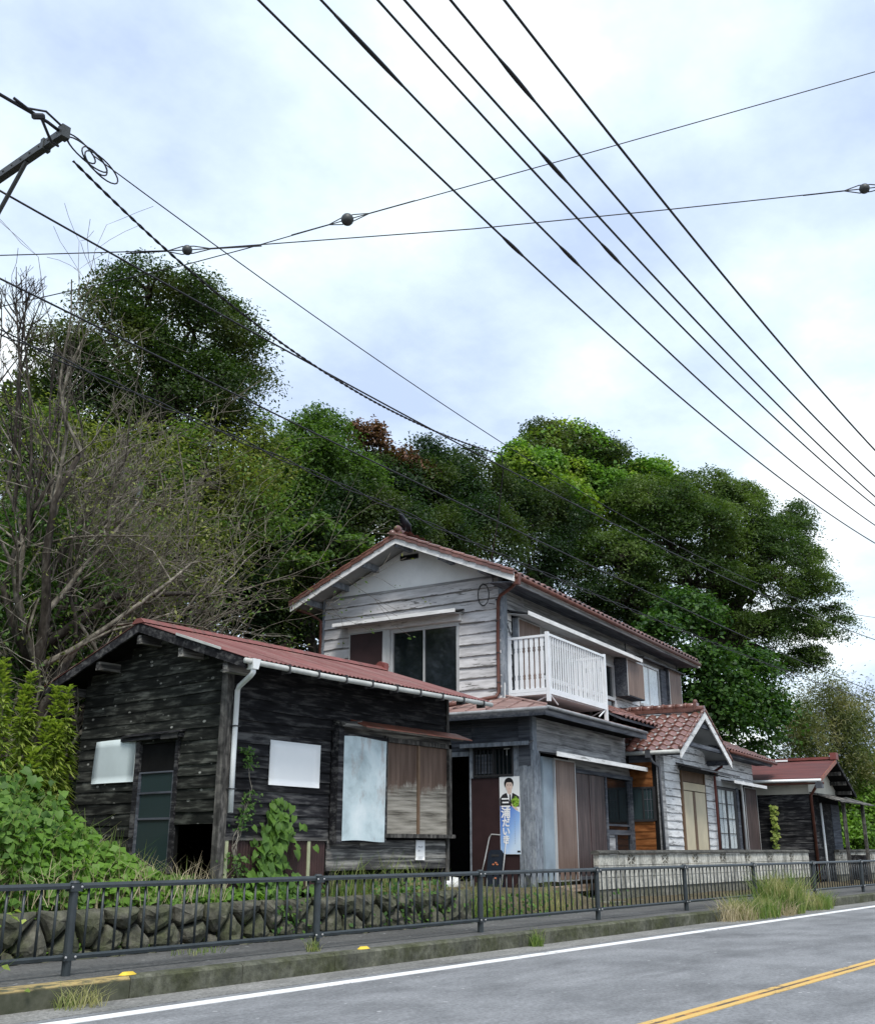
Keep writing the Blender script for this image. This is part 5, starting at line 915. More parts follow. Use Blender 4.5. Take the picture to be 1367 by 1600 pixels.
def crown_pts(lobes, ncl, per, spread, flat=.5, top=.15, depth=.8, inner=.25, ragged=.16):
    """clusters of leaves on the outer shell of the lobes, with a few deeper inside"""
    E = np.array(lobes); c = E[:, :3]; r = np.stack([E[:, 3], np.maximum(E[:, 3] * depth, .3), E[:, 4]], 1); area = (r[:, 0] * r[:, 2] + r[:, 0] ** 2 * .5); pr = area / area.sum(); out = []
    while len(out) < ncl:
        i = R.choice(len(E), p=pr); d = rdir(1)[0]
        if d[2] < -.2 and R.random() > top * 3: continue
        k = R.uniform(.55, .9) if R.random() < inner else R.uniform(.86, 1.0 + ragged * R.random())
        p = c[i] + d * r[i] * k; q = ((p - c) / r); q = (q * q).sum(1); q[i] = 9
        if q.min() < .45: continue
        out.append((*p, *d, i))
    O = np.array(out); n = len(O); P = np.repeat(O[:, :3], per, 0); D = np.repeat(O[:, 3:6], per, 0); sz = np.repeat(R.uniform(.55, 1.25, n), per).reshape(-1, 1) * spread
    off = R.normal(size=(n * per, 3)) * sz * np.array([1, 1, flat]); off[:, 2] -= (off[:, 0] ** 2 + off[:, 1] ** 2) * .25 / spread
    return P + off, unit(D * .45 + np.array([0, 0, .65]) + R.normal(size=(n * per, 3)) * .45), O
def bent(p, q, n=6, sag=.12, wob=.05):
    p, q = Vector(p), Vector(q); L = (q - p).length; o = []
    for i in range(n + 1):
        t = i / n; v = p.lerp(q, t); v += Vector((RNG.uniform(-1, 1), RNG.uniform(-1, 1), RNG.uniform(-1, 1))) * L * wob * math.sin(math.pi * t); v.z += math.sin(math.pi * t) * L * sag; o.append(v)
    return o
m_bark = wood('bark', (.02, .017, .013), (.05, .042, .034), (.10, .09, .075), 14, 3, (.9, 1.1)); m_barkmid = wood('twig_bark', (.05, .044, .034), (.125, .112, .088), (.27, .245, .20), 10, 3, (.9, 1.1)); m_barkpale = wood('pale_bark', (.09, .082, .066), (.20, .185, .15), (.36, .335, .28), 10, 3, (.9, 1.1))
def tree(name, lobes, label, cat, lm, ncl, per, size, spread=.3, base=None, aspect=.5, flat=.5, trunk_r=.16, group=None, top=.15, depth=.8, limbs=True, ragged=.16, twigs=40, sat=4):
    core = list(lobes); lobes = list(lobes)
    for e in core:
        for k in range(sat):
            d = rdir(1)[0]; d[2] = abs(d[2]) * .9 if R.random() < .75 else d[2]; q = R.uniform(.30, .52); lobes.append((e[0] + d[0] * e[3] * .95, e[1] + d[1] * e[3] * .8, e[2] + d[2] * e[4] * .95, e[3] * q, e[4] * q))
    P, Nn, O = crown_pts(lobes, ncl, per, spread, flat, top, depth, ragged=ragged); E = np.array(lobes); c0 = E[:len(core), :3].mean(0)
    bx, by = base if base else (c0[0], c0[1] + .4); bz = bank(bx, by) - .1; t = thing(name, label, cat, (bx, by, bz), 0, group); o = np.array([bx, by, bz])
    V, F = leaf_faces(P - o, Nn, np.full(len(P), size), aspect); link('crown', npmesh('crown', V, F, lm), t)
    if limbs:
        zt = float(E[:, 2].min() - bz); hub = Vector((float(c0[0] - bx) * .6, float(c0[1] - by) * .6, max(.6, zt * .75 + .25 * float(c0[2] - bz)))); tp = bent((0, 0, 0), hub, 6, 0, .05); n = len(tp)
        MB().tube(tp, [trunk_r * (1.25 - .6 * i / n) for i in range(n)], 9).build('trunk', m_bark, t, smooth=True); mb = MB()
        for e in E[:len(core)]:
            q = Vector(e[:3] - o); bp = bent(hub, q, 6, .04, .06); mb.tube(bp, [trunk_r * .55 * (1.05 - .85 * i / 6) for i in range(7)], 6)
        for k in range(twigs):
            w = O[R.integers(len(O))]; e = E[int(w[6])]; bp = bent(Vector(e[:3] - o), Vector(w[:3] - o), 4, .02, .08); mb.tube(bp, [trunk_r * .16 * (1.1 - .2 * i) for i in range(5)], 4)
        mb.build('limbs', m_bark, t, smooth=True)
    return t
def branches(mb, p, d, L, r, lvl, tips, grav=0.0, kids=(3, 5)):
    """one limb and, from it, its smaller limbs"""
    n = 5 if lvl < 3 else 3; pts = [Vector(p)]; d = Vector(d).normalized(); rr = [r]
    for i in range(n):
        d = (d + Vector((RNG.gauss(0, .16), RNG.gauss(0, .16), RNG.gauss(0, .13) + grav))).normalized(); pts.append(pts[-1] + d * L / n); rr.append(max(.004, r * (1 - .62 * (i + 1) / n)))
    mb[min(lvl, len(mb) - 1)].tube(pts, rr, 7 if lvl == 0 else 5 if lvl == 1 else 4 if lvl == 2 else 3, cap=lvl < 2)
    if lvl >= 4: tips.append(pts[-1]); return
    for k in range(RNG.randint(*kids) + (2 if lvl < 3 else 0)):
        i = RNG.randint(max(1, n // 2 - 1), n); q = pts[i]; a = Vector((RNG.gauss(0, 1), RNG.gauss(0, 1), RNG.gauss(0, .8))); a = (a - d * a.dot(d)).normalized(); nd = d * RNG.uniform(.7, 1.0) + a * RNG.uniform(.45, .95)
        branches(mb, q, nd, L * (RNG.uniform(.55, .8) if lvl < 2 else RNG.uniform(.48, .75) if lvl == 2 else RNG.uniform(.3, .55)), rr[i] * RNG.uniform(.5, .7), lvl + 1, tips, grav, kids)
def grass_faces(C, H, W, lean=.35):
    n = len(C); a = R.uniform(0, 6.283, n); T = np.stack([np.cos(a), np.sin(a), np.zeros(n)], 1); b = R.uniform(0, 6.283, n); S = np.stack([np.cos(b), np.sin(b), np.zeros(n)], 1)
    H = np.asarray(H).reshape(-1, 1); W = np.asarray(W).reshape(-1, 1); le = R.uniform(.1, 1, (n, 1)) * lean * H; Z = np.array([0, 0, 1.0])
    p0 = C; p1 = C + Z * H * .55 + T * le * .35; p2 = C + Z * H * R.uniform(.75, 1, (n, 1)) + T * le * 1.1
    V = np.stack([p0 - S * W, p0 + S * W, p1 - S * W * .8, p1 + S * W * .8, p2 - S * W * .12, p2 + S * W * .12], 1).reshape(-1, 3); k = 6 * np.arange(n).reshape(-1, 1)
    return V, np.concatenate([k + np.array([0, 1, 3, 2]), k + np.array([2, 3, 5, 4])], 0)
bankv = np.vectorize(bank)
# leaf colours
l_ever = leafmat('evergreen_leaf', (.014, .036, .010), (.062, .10, .028), (.085, .10, .03)); l_mid = leafmat('broad_leaf', (.030, .070, .016), (.12, .20, .048)); l_dark = leafmat('dark_leaf', (.008, .022, .009), (.036, .072, .026), (.055, .08, .022)); l_olive = leafmat('olive_leaf', (.035, .055, .014), (.27, .29, .085), (.09, .18, .035))
l_big = leafmat('spreading_tree_leaf', (.018, .046, .013), (.070, .115, .030), (.105, .155, .038), pscale=.45); l_kudzu = leafmat('kudzu_leaf', (.065, .15, .024), (.17, .30, .062), (.26, .33, .045), pscale=.5); l_vine = leafmat('vine_leaf', (.030, .085, .016), (.125, .225, .05)); l_dead = leafmat('withered_leaf', (.07, .032, .016), (.18, .095, .055), trans=.2)
l_bamboo = leafmat('bamboo_leaf', (.030, .050, .014), (.135, .16, .048), (.20, .19, .085), pscale=.8); l_bright = leafmat('bright_leaf', (.038, .105, .014), (.15, .265, .05), (.15, .28, .04)); l_gold = leafmat('goldenrod_leaf', (.14, .21, .035), (.36, .42, .10)); l_grass = leafmat('grass_blade', (.07, .14, .024), (.22, .28, .08), (.40, .36, .19), pscale=2.2); l_straw = leafmat('dry_stalk', (.26, .21, .13), (.52, .44, .30), trans=.2)
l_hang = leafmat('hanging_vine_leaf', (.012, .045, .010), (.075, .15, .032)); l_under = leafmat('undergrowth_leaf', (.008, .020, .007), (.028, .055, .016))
# the wooded hill behind: an uncountable mass of undergrowth
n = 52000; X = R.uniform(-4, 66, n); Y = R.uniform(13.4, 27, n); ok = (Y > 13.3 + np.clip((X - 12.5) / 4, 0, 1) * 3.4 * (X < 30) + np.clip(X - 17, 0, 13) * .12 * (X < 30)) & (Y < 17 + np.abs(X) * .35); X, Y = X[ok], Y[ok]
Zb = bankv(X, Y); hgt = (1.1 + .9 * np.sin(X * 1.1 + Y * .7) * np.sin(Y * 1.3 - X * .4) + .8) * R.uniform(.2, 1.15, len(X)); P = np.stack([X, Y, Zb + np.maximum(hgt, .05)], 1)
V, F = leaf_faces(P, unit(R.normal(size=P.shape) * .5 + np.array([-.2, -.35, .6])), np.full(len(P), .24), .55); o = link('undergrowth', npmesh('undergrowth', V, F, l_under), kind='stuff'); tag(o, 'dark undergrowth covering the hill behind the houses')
T = TREES
tree('woodland_tree', [(16.18, 23.5, 9.96, 2.47, 2.12), (19.86, 23.5, 9.88, 2.51, 2.13), (23.38, 23.5, 10.69, 2.11, 2.11), (14.83, 23.5, 7.86, 1.99, 1.99), (19.56, 23.5, 7.67, 2.81, 1.5), (13.3, 23.5, 11.13, 0.99, 1.49), (21.83, 23.5, 12.27, 1.24, 1.45)], 'dark shaded woodland tree far behind both bare trees and the black shed roof', 'tree', l_dark, 1900, 26, .24, .45, (16.5, 24.5), trunk_r=.2)
tree('evergreen_tree', T['evergreen'], 'tall dark evergreen standing highest behind the bare tree on the left', 'tree', l_ever, 1300, 60, .09, .24, (14.2, 19.4), trunk_r=.28, twigs=90)
tree('shrub', T['brush'], 'yellow green vine tangled brush between the bare tree and the tall evergreen', 'shrub', l_olive, 1500, 16, .10, .27, (12.8, 17.3), trunk_r=.12, twigs=160)
tree('shrub', T['leftbush'], 'leafy green bush behind the goldenrod at the left edge under the bare tree', 'shrub', l_vine, 700, 18, .085, .2, (8.5, 14.4), trunk_r=.06)
tree('broadleaf_tree', T['midA'], 'mid green tree just right of the tall evergreen, behind the house gable', 'tree', l_mid, 650, 46, .11, .24, (20.3, 20.6))
tree('broadleaf_tree', T['midB'], 'dark green tree rising behind the house ridge beside the withered patches', 'tree', l_dark, 1000, 46, .115, .26, (25.6, 21.2), trunk_r=.2)
tree('withered_tree', T['deadA'], 'reddish brown withered tree top among the green woods, larger left patch', 'tree', l_dead, 130, 26, .14, .2, (23.2, 21), trunk_r=.08, ragged=.5)
tree('withered_tree', T['deadB'], 'small reddish brown withered branch directly above the house ridge', 'tree', l_dead, 80, 26, .14, .2, (25, 20.8), trunk_r=.06, ragged=.5)
tree('broadleaf_tree', T['midC'], 'low dark green tree directly behind the house roof and gable', 'tree', l_dark, 1150, 44, .11, .27, (21.3, 19.2), trunk_r=.18)
tree('sapling', T['spray'], 'pale green leafy spray reaching out of the dark left of the house gable', 'tree', l_mid, 60, 18, .17, .18, (18.2, 18.2), trunk_r=.05, flat=.25)
tree('vine_covered_tree', T['dome'], 'round topped tree covered by kudzu, highest crown right of the house', 'tree', l_ever, 900, 44, .13, .28, (37.2, 22.4), trunk_r=.25)
kd = tree('kudzu_vine', T['domevine'], 'bright yellow green kudzu vine spilling down from the round topped tree', 'vine', l_kudzu, 1000, 26, .16, .27, (36, 20.8), aspect=.85, trunk_r=.05, twigs=10)
o = kd.location; E = np.array(T['dome'][:1] + T['dome'][2:3]); P, Nn, _ = crown_pts(E, 260, 20, .3, .4, .1, ragged=.06); V, F = leaf_faces(P - np.array(o), Nn, np.full(len(P), .2), .85); link('crown_top', npmesh('crown_top', V, F, l_kudzu), kd)
tree('laurel_tree', T['laurel'] + [(33.4, 19.8, 10.4, 1.9, 1.2), (36.0, 19.6, 9.6, 1.6, 1.2)], 'dense blue green tree right behind the far end of the house ridge', 'tree', l_dark, 1100, 44, .115, .26, (32, 20.6), trunk_r=.2)
tree('spreading_tree', [(a, b, c, d, e * 1.18) for a, b, c, d, e in T['big'] + [(39.5, 17.6, 12.5, 3.0, 2.2), (43.3, 16.0, 12.4, 3.2, 2.1), (40.8, 16.7, 14.4, 2.6, 1.3)]], 'huge dark spreading tree with layered boughs filling the right of the picture', 'tree', l_big, 3600, 56, .125, .29, (39.5, 18.2), aspect=.42, flat=.28, trunk_r=.42, top=.05, depth=.9, twigs=260, ragged=.07, sat=2)
tree('climbing_vine', T['vine'], 'bright leafy vines hanging at the right end of the house below the spreading tree', 'vine', l_hang, 760, 28, .15, .27, (34.6, 15.2), aspect=.8, trunk_r=.08, ragged=.45)
tree('bamboo_clump', T['bamboo'], 'yellowish bamboo thicket behind the small far shed', 'bamboo', l_bamboo, 1700, 20, .20, .34, (43.2, 14.2), aspect=.2, flat=1.3, trunk_r=.05, twigs=60)
tree('shrub', T['bushright'], 'bright green shrub at the right edge beside the small far shed', 'shrub', l_bright, 420, 20, .19, .28, (44.4, 13.3), trunk_r=.06)
# bare tree at the left
bt = thing('bare_tree', 'nearly leafless tree with dark forking trunk and pale twigs at the left edge', 'tree', (8.25, 13.6, .6)); tips = []; mb = [MB() for _ in range(5)]
branches(mb, (0, 0, 0), (-.03, .02, 1), 3.4, .15, 0, tips, .03)
for p, d, L, r in (((-.05, 0, 2.2), (.02, .05, 1), 4.0, .10), ((.0, .0, 1.6), (.8, .3, .66), 4.5, .085), ((.1, .1, 2.6), (.8, .35, .6), 4.2, .08), ((0, 0, 3.3), (.7, .0, .7), 3.4, .075), ((.25, .1, 2.2), (.85, .45, .45), 3.4, .06), ((-.1, 0, 3.0), (-.4, .1, 1), 3.0, .07), ((0, .1, 4.3), (.2, .1, 1.1), 2.8, .06)): branches(mb, p, d, L, r, 1, tips, .025)
def shoot(q, p, d, L, r, lvl):
    pts = [Vector(p)]; d = Vector(d).normalized(); n = 6 if lvl == 0 else 4
    for i in range(n): d = (d + Vector((RNG.gauss(0, .07), RNG.gauss(0, .07), .05))).normalized(); pts.append(pts[-1] + d * L / n)
    q.tube(pts, [max(.0035, r * (1 - .8 * i / n)) for i in range(n + 1)], 4, cap=False)
    if lvl < 3:
        for k in range((8, 4, 2)[lvl]):
            t = RNG.uniform(.15, .95); i = min(n - 1, int(t * n)); v = pts[i].lerp(pts[i + 1], t * n - i); a = RNG.uniform(0, 6.283); shoot(q, v, d * .8 + Vector((math.cos(a), math.sin(a), .25)) * .7, L * (1.05 - t) * RNG.uniform(.35, .6) + .1, r * .5, lvl + 1)
def sweep(q, p, d, L, r, lvl):
    pts = [Vector(p)]; d = Vector(d).normalized(); n = (8, 5, 4, 3)[lvl]
    for i in range(n): d = (d + Vector((RNG.gauss(.01, .06), RNG.gauss(0, .06), RNG.gauss(.015, .07)))).normalized(); pts.append(pts[-1] + d * L / n)
    q[min(2 + (lvl > 0), 3) if lvl else 1].tube(pts, [max(.0042, r * (1 - .85 * i / n)) for i in range(n + 1)], 5 if lvl == 0 else 4 if lvl == 1 else 3, cap=False)
    if lvl < 3:
        for k in range((11, 4, 3)[lvl]):
            t = RNG.uniform(.18, .97); i = min(n - 1, int(t * n)); v = pts[i].lerp(pts[i + 1], t * n - i); a = Vector((RNG.gauss(.2, .5), RNG.gauss(0, .6), RNG.gauss(.25, .8))); a = (a - d * a.dot(d)).normalized(); sweep(q, v, d + a * RNG.uniform(.4, .8), L * (1.1 - t) * RNG.uniform(.4, .65) + .08, r * .45, lvl + 1)
    else: tips.append(pts[-1])
for k in range(15):
    e = rad(12 + 62 * k / 14 + RNG.uniform(-4, 4)); z = RNG.uniform(1.9, 3.9); sweep(mb, (.05, 0, z), (math.cos(e), RNG.uniform(.05, .35), math.sin(e)), RNG.uniform(3.0, 4.3) * (1.1 - .25 * (k < 4)), .034, 0)
for k in range(6): shoot(mb[1], (-1.15 + .21 * k + RNG.uniform(-.06, .06), RNG.uniform(-.3, .3), RNG.uniform(4.6, 5.6)), (RNG.gauss(0, .07), 0, 1), RNG.uniform(3.4, 4.9) * (1 - .05 * k), .03, 0)
for nm, m_, k in (('trunk', m_bark, 0), ('branches', m_bark, 1), ('twigs', m_barkmid, 2)):
    q = MB()
    for j in range(len(mb)):
        if (j == k) if k < 2 else j >= 2: q.add(mb[j].v, mb[j].f)
    ob = q.build(nm, m_, bt, smooth=True)
    if k: ob['kind'] = 'stuff'
P = np.array([t[:] for t in tips]); P = P[P[:, 2] < 6.2]; P = np.repeat(P[R.random(len(P)) < .8], 3, 0); P = P + R.normal(size=P.shape) * .07; V, F = leaf_faces(P, rdir(len(P)), np.full(len(P), .07), .45); link('sparse_leaves', npmesh('sparse_leaves', V, F, l_olive), bt)['kind'] = 'stuff'
b2 = thing('bare_tree', 'second leaning bare tree with long pale branches reaching over the black shed roof', 'tree', (8.9, 14.9, .9)); tips = []; mb = [MB() for _ in range(5)]
branches(mb, (0, 0, 0), (.25, .1, 1), 3.4, .12, 0, tips, .02)
for p, d, L, r in (((.3, .1, 1.4), (.85, .45, .42), 3.0, .06), ((.4, .1, 2.0), (.85, .5, .30), 3.2, .055), ((.5, .2, 2.6), (.85, .5, .45), 3.3, .055), ((.6, .2, 3.0), (.8, .45, .65), 3.4, .055), ((.6, .2, 3.2), (.5, .3, .95), 3.6, .05), ((.5, .2, 2.2), (.8, .5, .5), 3.0, .045)): branches(mb, p, d, L, r, 1, tips, .0)
for k in range(10):
    e = rad(22 + 50 * k / 9 + RNG.uniform(-5, 5)); z = RNG.uniform(2.0, 3.2); sweep(mb, (.2 * z, .1, z), (math.cos(e), RNG.uniform(.2, .5), math.sin(e)), RNG.uniform(2.8, 3.8), .032, 0)
for nm, m_, k in (('trunk', m_bark, 0), ('branches', m_bark, 1), ('twigs', m_barkpale, 2)):
    q = MB()
    for j in range(len(mb)):
        if (j == k) if k < 2 else j >= 2: q.add(mb[j].v, mb[j].f)
    ob = q.build(nm, m_, b2, smooth=True)
    if k: ob['kind'] = 'stuff'
P = np.array([t[:] for t in tips]); P = np.repeat(P[R.random(len(P)) < .4], 3, 0); P = P + R.normal(size=P.shape) * .08; V, F = leaf_faces(P, rdir(len(P)), np.full(len(P), .07), .45); link('sparse_leaves', npmesh('sparse_leaves', V, F, l_olive), b2)['kind'] = 'stuff'

# ------------------------------------------------------------------ leafy mound, vines on the shed, goldenrod
def heart_leaf(mat, L=.10, W=.085):
    v = [(0, 0, 0), (0, L * .35, -.002), (0, L * .7, -.006), (0, L, -.03 * L / .1)]; e = [(.40, -.10, .010), (.50, .22, .012), (.40, .55, .006), (.17, .82, -.006)]; f = []
    for s in (1, -1):
        k = len(v); v += [(s * a * W, b * L, c) for a, b, c in e]
        q = [(0, k, k + 1), (0, k + 1, 1), (1, k + 1, k + 2), (1, k + 2, 2), (2, k + 2, k + 3), (2, k + 3, 3)]; f += q if s < 0 else [t[::-1] for t in q]
    mb = MB(); mb.v = v; mb.f = f; return mb.mesh('leaf', mat, True)
LEAF = [heart_leaf(l_bright, .125, .10), heart_leaf(l_vine, .115, .095), heart_leaf(l_bright, .10, .08)]
def place_leaves(parent, P, Nn, o):
    for p, n_ in zip(P, Nn):
        z = Vector(n_).normalized(); y = Vector((RNG.gauss(0, .5), -.5 + RNG.gauss(0, .4), -.6)); y = (y - z * y.dot(z)).normalized(); x = y.cross(z); s = RNG.uniform(.75, 1.2); q = Vector(p) - Vector(o)
        l = link('leaf', LEAF[RNG.randrange(3)], parent); l.matrix_local = Matrix(((x.x * s, y.x * s, z.x * s, q.x), (x.y * s, y.y * s, z.y * s, q.y), (x.z * s, y.z * s, z.z * s, q.z), (0, 0, 0, 1)))
def mound_h(x, y):
    """height of the leaf cover over the bank at the left"""
    f = 1 - ss(5.6, 8.1, x); g = ss(9.15, 9.75, y) * (1 - .35 * ss(10.8, 12.5, y)); return max(.0, g * (.14 + .76 * f + .24 * f * nz(x * 1.9 + 1, y * 1.6) + .05 * nz(x * 4, y * 4)))
n = 12000; X = R.uniform(2.2, 8.9, n); Y = 9.25 + R.random(n) ** 1.25 * 2.6; ok = (X < 8.25) | (Y < 9.62); X, Y = X[ok], Y[ok]; H = np.array([mound_h(a, b) for a, b in zip(X, Y)]); Zb = bankv(X, Y); H = H * (1 + .35 * R.random(len(X)) ** 4); top = R.random(len(X)) < .55
Z = Zb + H * np.where(top, R.uniform(.86, 1.06, len(X)), R.uniform(.15, .9, len(X))) + .03; P = np.stack([X, Y - (~top) * H * .05, Z], 1); Nn = unit(np.array([-.05, -.55, .75]) + R.normal(size=P.shape) * .38)
lm_ = thing('leafy_mound', 'mound of bright heart shaped leaves over the wall left of the black shed', 'ground vine', (5.5, 9.8, .6)); o = np.array(lm_.location)
idx = np.where(top)[0]; sc = (P[idx, 1] - 9.2) * .6 - (P[idx, 2] - 1.0) * .9 + R.random(len(idx)) * 1.1; sel = idx[np.argsort(sc)[:300]]; rest = np.setdiff1d(np.arange(len(P)), sel)
V, F = leaf_faces(P[rest] - o, Nn[rest], np.full(len(rest), .105), .78); link('leaf_mass', npmesh('leaf_mass', V, F, l_bright), lm_)['kind'] = 'stuff'
place_leaves(lm_, P[sel], Nn[sel], o)
n_ = 420; xg = R.uniform(3.6, 8.0, n_); yg = R.uniform(9.3, 10.6, n_); hg = np.array([mound_h(a, b) for a, b in zip(xg, yg)]); Cg = np.stack([xg, yg, bankv(xg, yg) + hg * .5], 1); V, F = grass_faces(Cg - o, hg * .5 + R.uniform(.1, .42, n_), np.full(n_, .006), .7); link('grass_blades', npmesh('grass_blades', V, F, l_grass), lm_)['kind'] = 'stuff'
gs = MB()
for k in range(60): x = RNG.uniform(3.5, 8.3); y = RNG.uniform(9.4, 11); h = mound_h(x, y); gs.tube(bent((x, y, bank(x, y)), (x + RNG.gauss(0, .3), y + RNG.gauss(0, .2), bank(x, y) + h * RNG.uniform(.7, 1)), 4, .05, .08), .005, 4)
gs.build('stems', m_barkpale, lm_, loc=(-o[0], -o[1], -o[2]))['kind'] = 'stuff'
wv = thing('wall_vine', 'vine with bright heart leaves climbing the shed front below the white board', 'vine', (9.15, 9.6, .7)); o = np.array(wv.location)
n = 330; Z = .55 + R.random(n) ** 1.15 * 1.0; X = 9.12 + R.normal(size=n) * np.interp(Z, [.5, 1.0, 1.35, 1.6], [.24, .21, .17, .07]) + .06 * np.sin(Z * 5); Y = 9.60 - R.random(n) * .15 - np.clip(1.2 - Z, 0, 1) * .12; P = np.stack([X, Y, Z], 1)
ex = np.array([[9.10 + .015 * k, 9.60, 1.55 + .028 * k] for k in range(7)] + [[9.2 + .045 * k, 9.59, 1.72 - .012 * k] for k in range(6)] + [[9.45, 9.6, 1.30], [9.42, 9.6, 1.24], [9.38, 9.6, 1.35]]); P = np.vstack([P, ex + R.normal(size=ex.shape) * .012]); Nn = unit(np.array([-.15, -1.0, .45]) + R.normal(size=P.shape) * .28)
sel = np.argsort(P[:, 1])[:240]; sel = np.union1d(sel, np.arange(n, len(P))); rest = np.setdiff1d(np.arange(len(P)), sel); place_leaves(wv, P[sel], Nn[sel], o); V, F = leaf_faces(P[rest] - o, Nn[rest], np.full(len(rest), .10), .8); link('leaf_mass', npmesh('leaf_mass', V, F, l_vine), wv)['kind'] = 'stuff'
sm_ = MB()
for k in range(9): sm_.tube(bent((RNG.uniform(-.25, .2), .02, -.2), (RNG.uniform(-.15, .2), .0, RNG.uniform(.5, .95)), 7, 0, .05), .005, 4)
sm_.build('stems', m_barkpale, wv)['kind'] = 'stuff'
cv = thing('corner_vine', 'thin straggling vine with small leaves climbing beside the broken white downpipe', 'vine', (8.66, 9.6, .7)); o = np.array(cv.location); n = 420; Z = .75 + R.random(n) * 1.55; cl = np.sin(Z * 9) > -.45; Z = Z[cl]; X = 8.66 + .09 * np.sin(Z * 4.2) + R.normal(size=len(Z)) * np.interp(Z, [.7, 1.5, 2.3], [.13, .07, .06]); Y = 9.61 - R.random(len(Z)) * .09; P = np.stack([X, Y, Z], 1)
V, F = leaf_faces(P - o, unit(np.array([-.2, -1, .5]) + R.normal(size=P.shape) * .5), np.full(len(P), .05), .6); link('leaf_mass', npmesh('leaf_mass', V, F, l_vine), cv)['kind'] = 'stuff'; sm_ = MB()
for k in range(6): sm_.tube([(.09 * math.sin(z * 4.2) + RNG.gauss(0, .02), RNG.uniform(-.03, .0), z - .7) for z in np.linspace(.6, RNG.uniform(1.4, 2.25), 12)], .004, 4)
sm_.build('stems', m_barkpale, cv)['kind'] = 'stuff'
rv = thing('climbing_plant', 'thin plant with yellow green leaves climbing the dark side of the small far shed', 'vine', (30.8, 11.4, .3)); n = 90; Z = 1.0 + R.random(n) * 1.3; P = np.stack([-.16 - .1 * R.random(n), .05 * R.normal(size=n), Z - .3], 1); V, F = leaf_faces(P, unit(np.array([-1, -.4, .4]) + R.normal(size=P.shape) * .4), np.full(n, .13), .7); link('leaf_mass', npmesh('leaf_mass', V, F, l_gold), rv)['kind'] = 'stuff'; MB().tube([(-.12, 0, 0), (-.13, .02, 1.0), (-.14, 0, 2.0)], .01, 5).build('stem', m_bark, rv)
gold = [(6.42, 11.0, 3.15, 'tallest, cut by the left edge'), (6.62, 11.15, 2.95, 'second from the left edge'), (6.70, 10.85, 2.55, 'low one at the front of the clump'), (6.82, 11.3, 3.1, 'tall one at the back of the clump'), (6.95, 11.0, 2.95, 'tall one in the middle of the clump'), (7.12, 11.1, 2.5, 'short one right of the middle'), (7.30, 11.2, 2.98, 'rightmost, nearest the buckled white sheet'), (6.55, 10.6, 2.2, 'lowest, rising out of the leafy mound')]
for x, y, zt, w in gold:
    b = bank(x, y); g_ = thing('goldenrod', 'yellow green goldenrod stalk left of the shed, ' + w, 'plant', (x, y, b), 0, 'goldenrod stalks left of the shed'); h = zt - b
    ax = bent((0, 0, 0), (RNG.gauss(0, .16), RNG.gauss(0, .10), h), 7, 0, .02); MB().tube(ax, [.012] * 5 + [.009, .006, .004], 6).build('stem', l_gold, g_, smooth=True); n = int(h * 230); t = R.random(n) ** .75; A = np.array([v[:] for v in ax]); zc = t * h; C = np.stack([np.interp(zc, A[:, 2], A[:, 0]), np.interp(zc, A[:, 2], A[:, 1]), zc], 1)
    a = R.uniform(0, 6.283, n); ln_ = .20 * np.clip(1.5 - t, .62, 1) * R.uniform(.7, 1.2, n); upw = np.where(t > .82, .9, R.uniform(-.35, .5, n)); D = unit(np.stack([np.cos(a), np.sin(a), upw], 1)); S = unit(np.cross(D, np.array([0, 0, 1.0]))); L = ln_.reshape(-1, 1); wd_ = .021
    V = np.stack([C + D * .01, C + D * L * .5 - S * wd_, C + D * L - np.array([0, 0, 1]) * L * .3, C + D * L * .5 + S * wd_], 1).reshape(-1, 3); link('leaf_mass', npmesh('leaf_mass', V, np.arange(4 * n).reshape(n, 4), l_gold), g_)['kind'] = 'stuff'
# ------------------------------------------------------------------ grass on the bank and weeds in the pavement
def grass(name, C, H, W, label, cat=None, kind='stuff', mat=l_grass, lean=.5, group=None):
    C = np.asarray(C); o = C.mean(0) if cat else np.zeros(3); V, F = grass_faces(C - o, H, W, lean); ob = link(name, npmesh(name, V, F, mat), None, tuple(o)); return tag(ob, label, cat, group, None if cat else kind)
n = 5200; X = R.uniform(1.5, 17.9, n); Y = 9.24 + R.random(n) ** 1.3 * 1.5; keep = R.random(n) < np.clip(.35 + .6 * np.sin(X * 1.9) * np.sin(X * .7 + 1) + .3 * (X < 7), .05, 1); keep &= ((X < 8.3) | (Y < 9.64) | ((X > 12.9) & (Y < 10.4))); keep &= ~((X > 12.6) & (R.random(n) < .55)); keep &= ~((X > 16.2) & (R.random(n) < .6)); X, Y = X[keep], Y[keep]; C = np.stack([X, Y, bankv(X, Y) - .02], 1)
grass('bank_grass', C, R.uniform(.08, .34, len(C)), np.full(len(C), .0045), 'uneven grass and weeds along the bank behind the railing')
n = 520; X = R.uniform(3, 8.2, n); Y = 9.22 + R.random(n) * .35; C = np.stack([X, Y, bankv(X, Y + .1) + R.uniform(0, .1, n)], 1); grass('dry_grass', C, R.uniform(.15, .55, n), np.full(n, .0035), 'dry straw coloured grass stalks hanging over the stone wall', mat=l_straw, lean=.9)
n = 700; X = R.choice([13.3, 13.5, 15.4, 12.7, 11.9, 10.4, 11.2], n) + R.normal(size=n) * .22; Y = 9.28 + R.random(n) * .5; C = np.stack([X, Y, bankv(X, Y) - .01], 1); grass('tall_grass', C, R.uniform(.2, .62, n), np.full(n, .006), 'taller bright grass clumps below the shed and the passage', mat=l_grass, lean=.6)
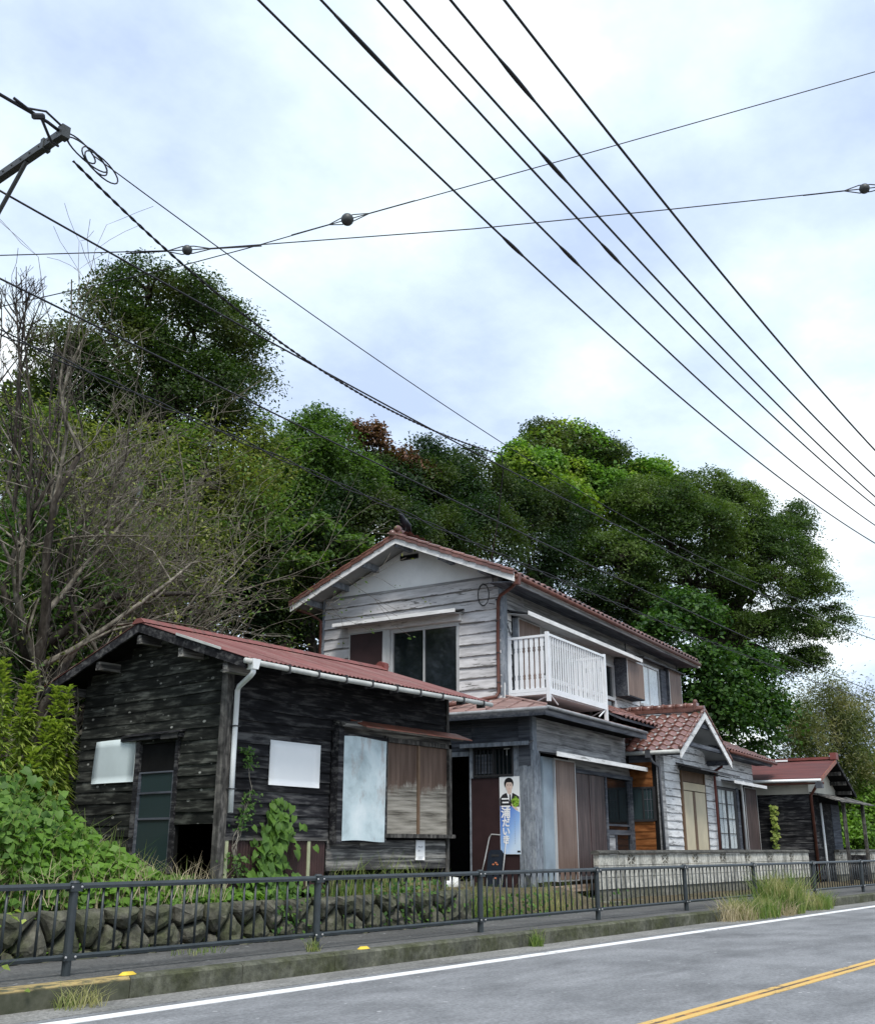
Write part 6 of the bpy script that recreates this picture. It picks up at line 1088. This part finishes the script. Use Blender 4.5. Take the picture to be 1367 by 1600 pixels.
n = 4200; X = np.concatenate([R.uniform(8.8, 12.6, 2400), R.uniform(12.4, 17.6, 1800)]); Y = 9.12 + R.random(n) * .35; dens = np.clip(.5 + .6 * np.sin(X * 2.3 + .5), .1, 1) * np.where(X > 15.5, .22, 1) * np.where(X > 13.2, .42, 1) * np.where((X > 10.2), .8, 1); ok = R.random(n) < dens; X, Y = X[ok], Y[ok]; P = np.stack([X, Y, .16 + R.random(len(X)) ** 1.2 * (.12 + .45 * (1 - (X > 12.2) * .55))], 1); V, F = leaf_faces(P, unit(np.array([0, -.8, .6]) + R.normal(size=P.shape) * .45), np.full(len(P), .065), .75); tag(link('ivy_cover', npmesh('ivy_cover', V, F, l_vine), kind='stuff'), 'low ivy and weeds hiding the foot of the wall behind the railing')
def tuft(x, y, z, n, r, h, label, mat=l_grass, w=.004, lean=.7, name='grass_tuft', sx=1.0):
    a = R.uniform(0, 6.283, n); q = r * np.sqrt(R.random(n)); return grass(name, np.stack([x + q * np.cos(a) * sx, y + q * np.sin(a), np.full(n, z)], 1), R.uniform(.4, 1, n) * h, np.full(n, w), label, 'grass', None, mat, lean)
tuft(11.6, 7.44, .0, 90, .10, .26, 'small grass tuft in the gutter below the third railing post', w=.004); tuft(5.15, 7.40, 0, 110, .13, .22, 'sprawling grass tuft in the gutter near the left corner', w=.004, sx=1.8, lean=1.2)
tuft(8.25, 7.98, .15, 60, .08, .16, 'little weed at the foot of the second railing post'); tuft(7.4, 8.7, .15, 60, .18, .1, 'low weed in the footpath between the first railing posts', sx=2)
tuft(18.5, 7.45, .0, 620, .40, .50, 'wide dry and green grass clump overhanging the kerb, left part', w=.006, sx=2.2, lean=.8); tuft(20.1, 7.5, .0, 900, .36, .88, 'tallest green grass clump growing over the kerb in front of the block wall', w=.007, sx=1.9, lean=.55); tuft(21.8, 7.5, .0, 500, .32, .45, 'low dry grass at the kerb right of the tallest clump', w=.006, sx=2.4, lean=.9)
tuft(17.8, 7.42, 0, 420, .30, .40, 'straw coloured dry grass at the left end of the kerb clump', l_straw, .005, 1.0, sx=2.2); tuft(19.5, 7.36, 0, 380, .28, .36, 'straw coloured dry grass in front of the tallest green clump', l_straw, .005, 1.0, sx=2.2)
P0 = np.array([4.25, 7.72, .15]); n = 150; C = P0 + np.stack([R.normal(size=n) * .22, R.normal(size=n) * .12, R.random(n) ** .8 * .62], 1); pw = thing('roadside_weed', 'leafy bright weed growing through the railing at the lower left corner', 'plant', tuple(P0)); V, F = leaf_faces(C - P0, unit(np.array([0, -.5, .8]) + R.normal(size=C.shape) * .4), np.full(n, .075), .7); link('leaf_mass', npmesh('leaf_mass', V, F, l_gold), pw)['kind'] = 'stuff'; q = MB()
for k in range(16): q.tube(bent((RNG.gauss(0, .05), RNG.gauss(0, .05), 0), (RNG.gauss(0, .2), RNG.gauss(0, .1), RNG.uniform(.25, .6)), 4, .02, .08), .004, 4)
q.build('stems', l_gold, pw)['kind'] = 'stuff'
tuft(4.2, 7.6, .0, 160, .2, .55, 'grass around the leafy weed at the lower left corner', w=.004, lean=.8)
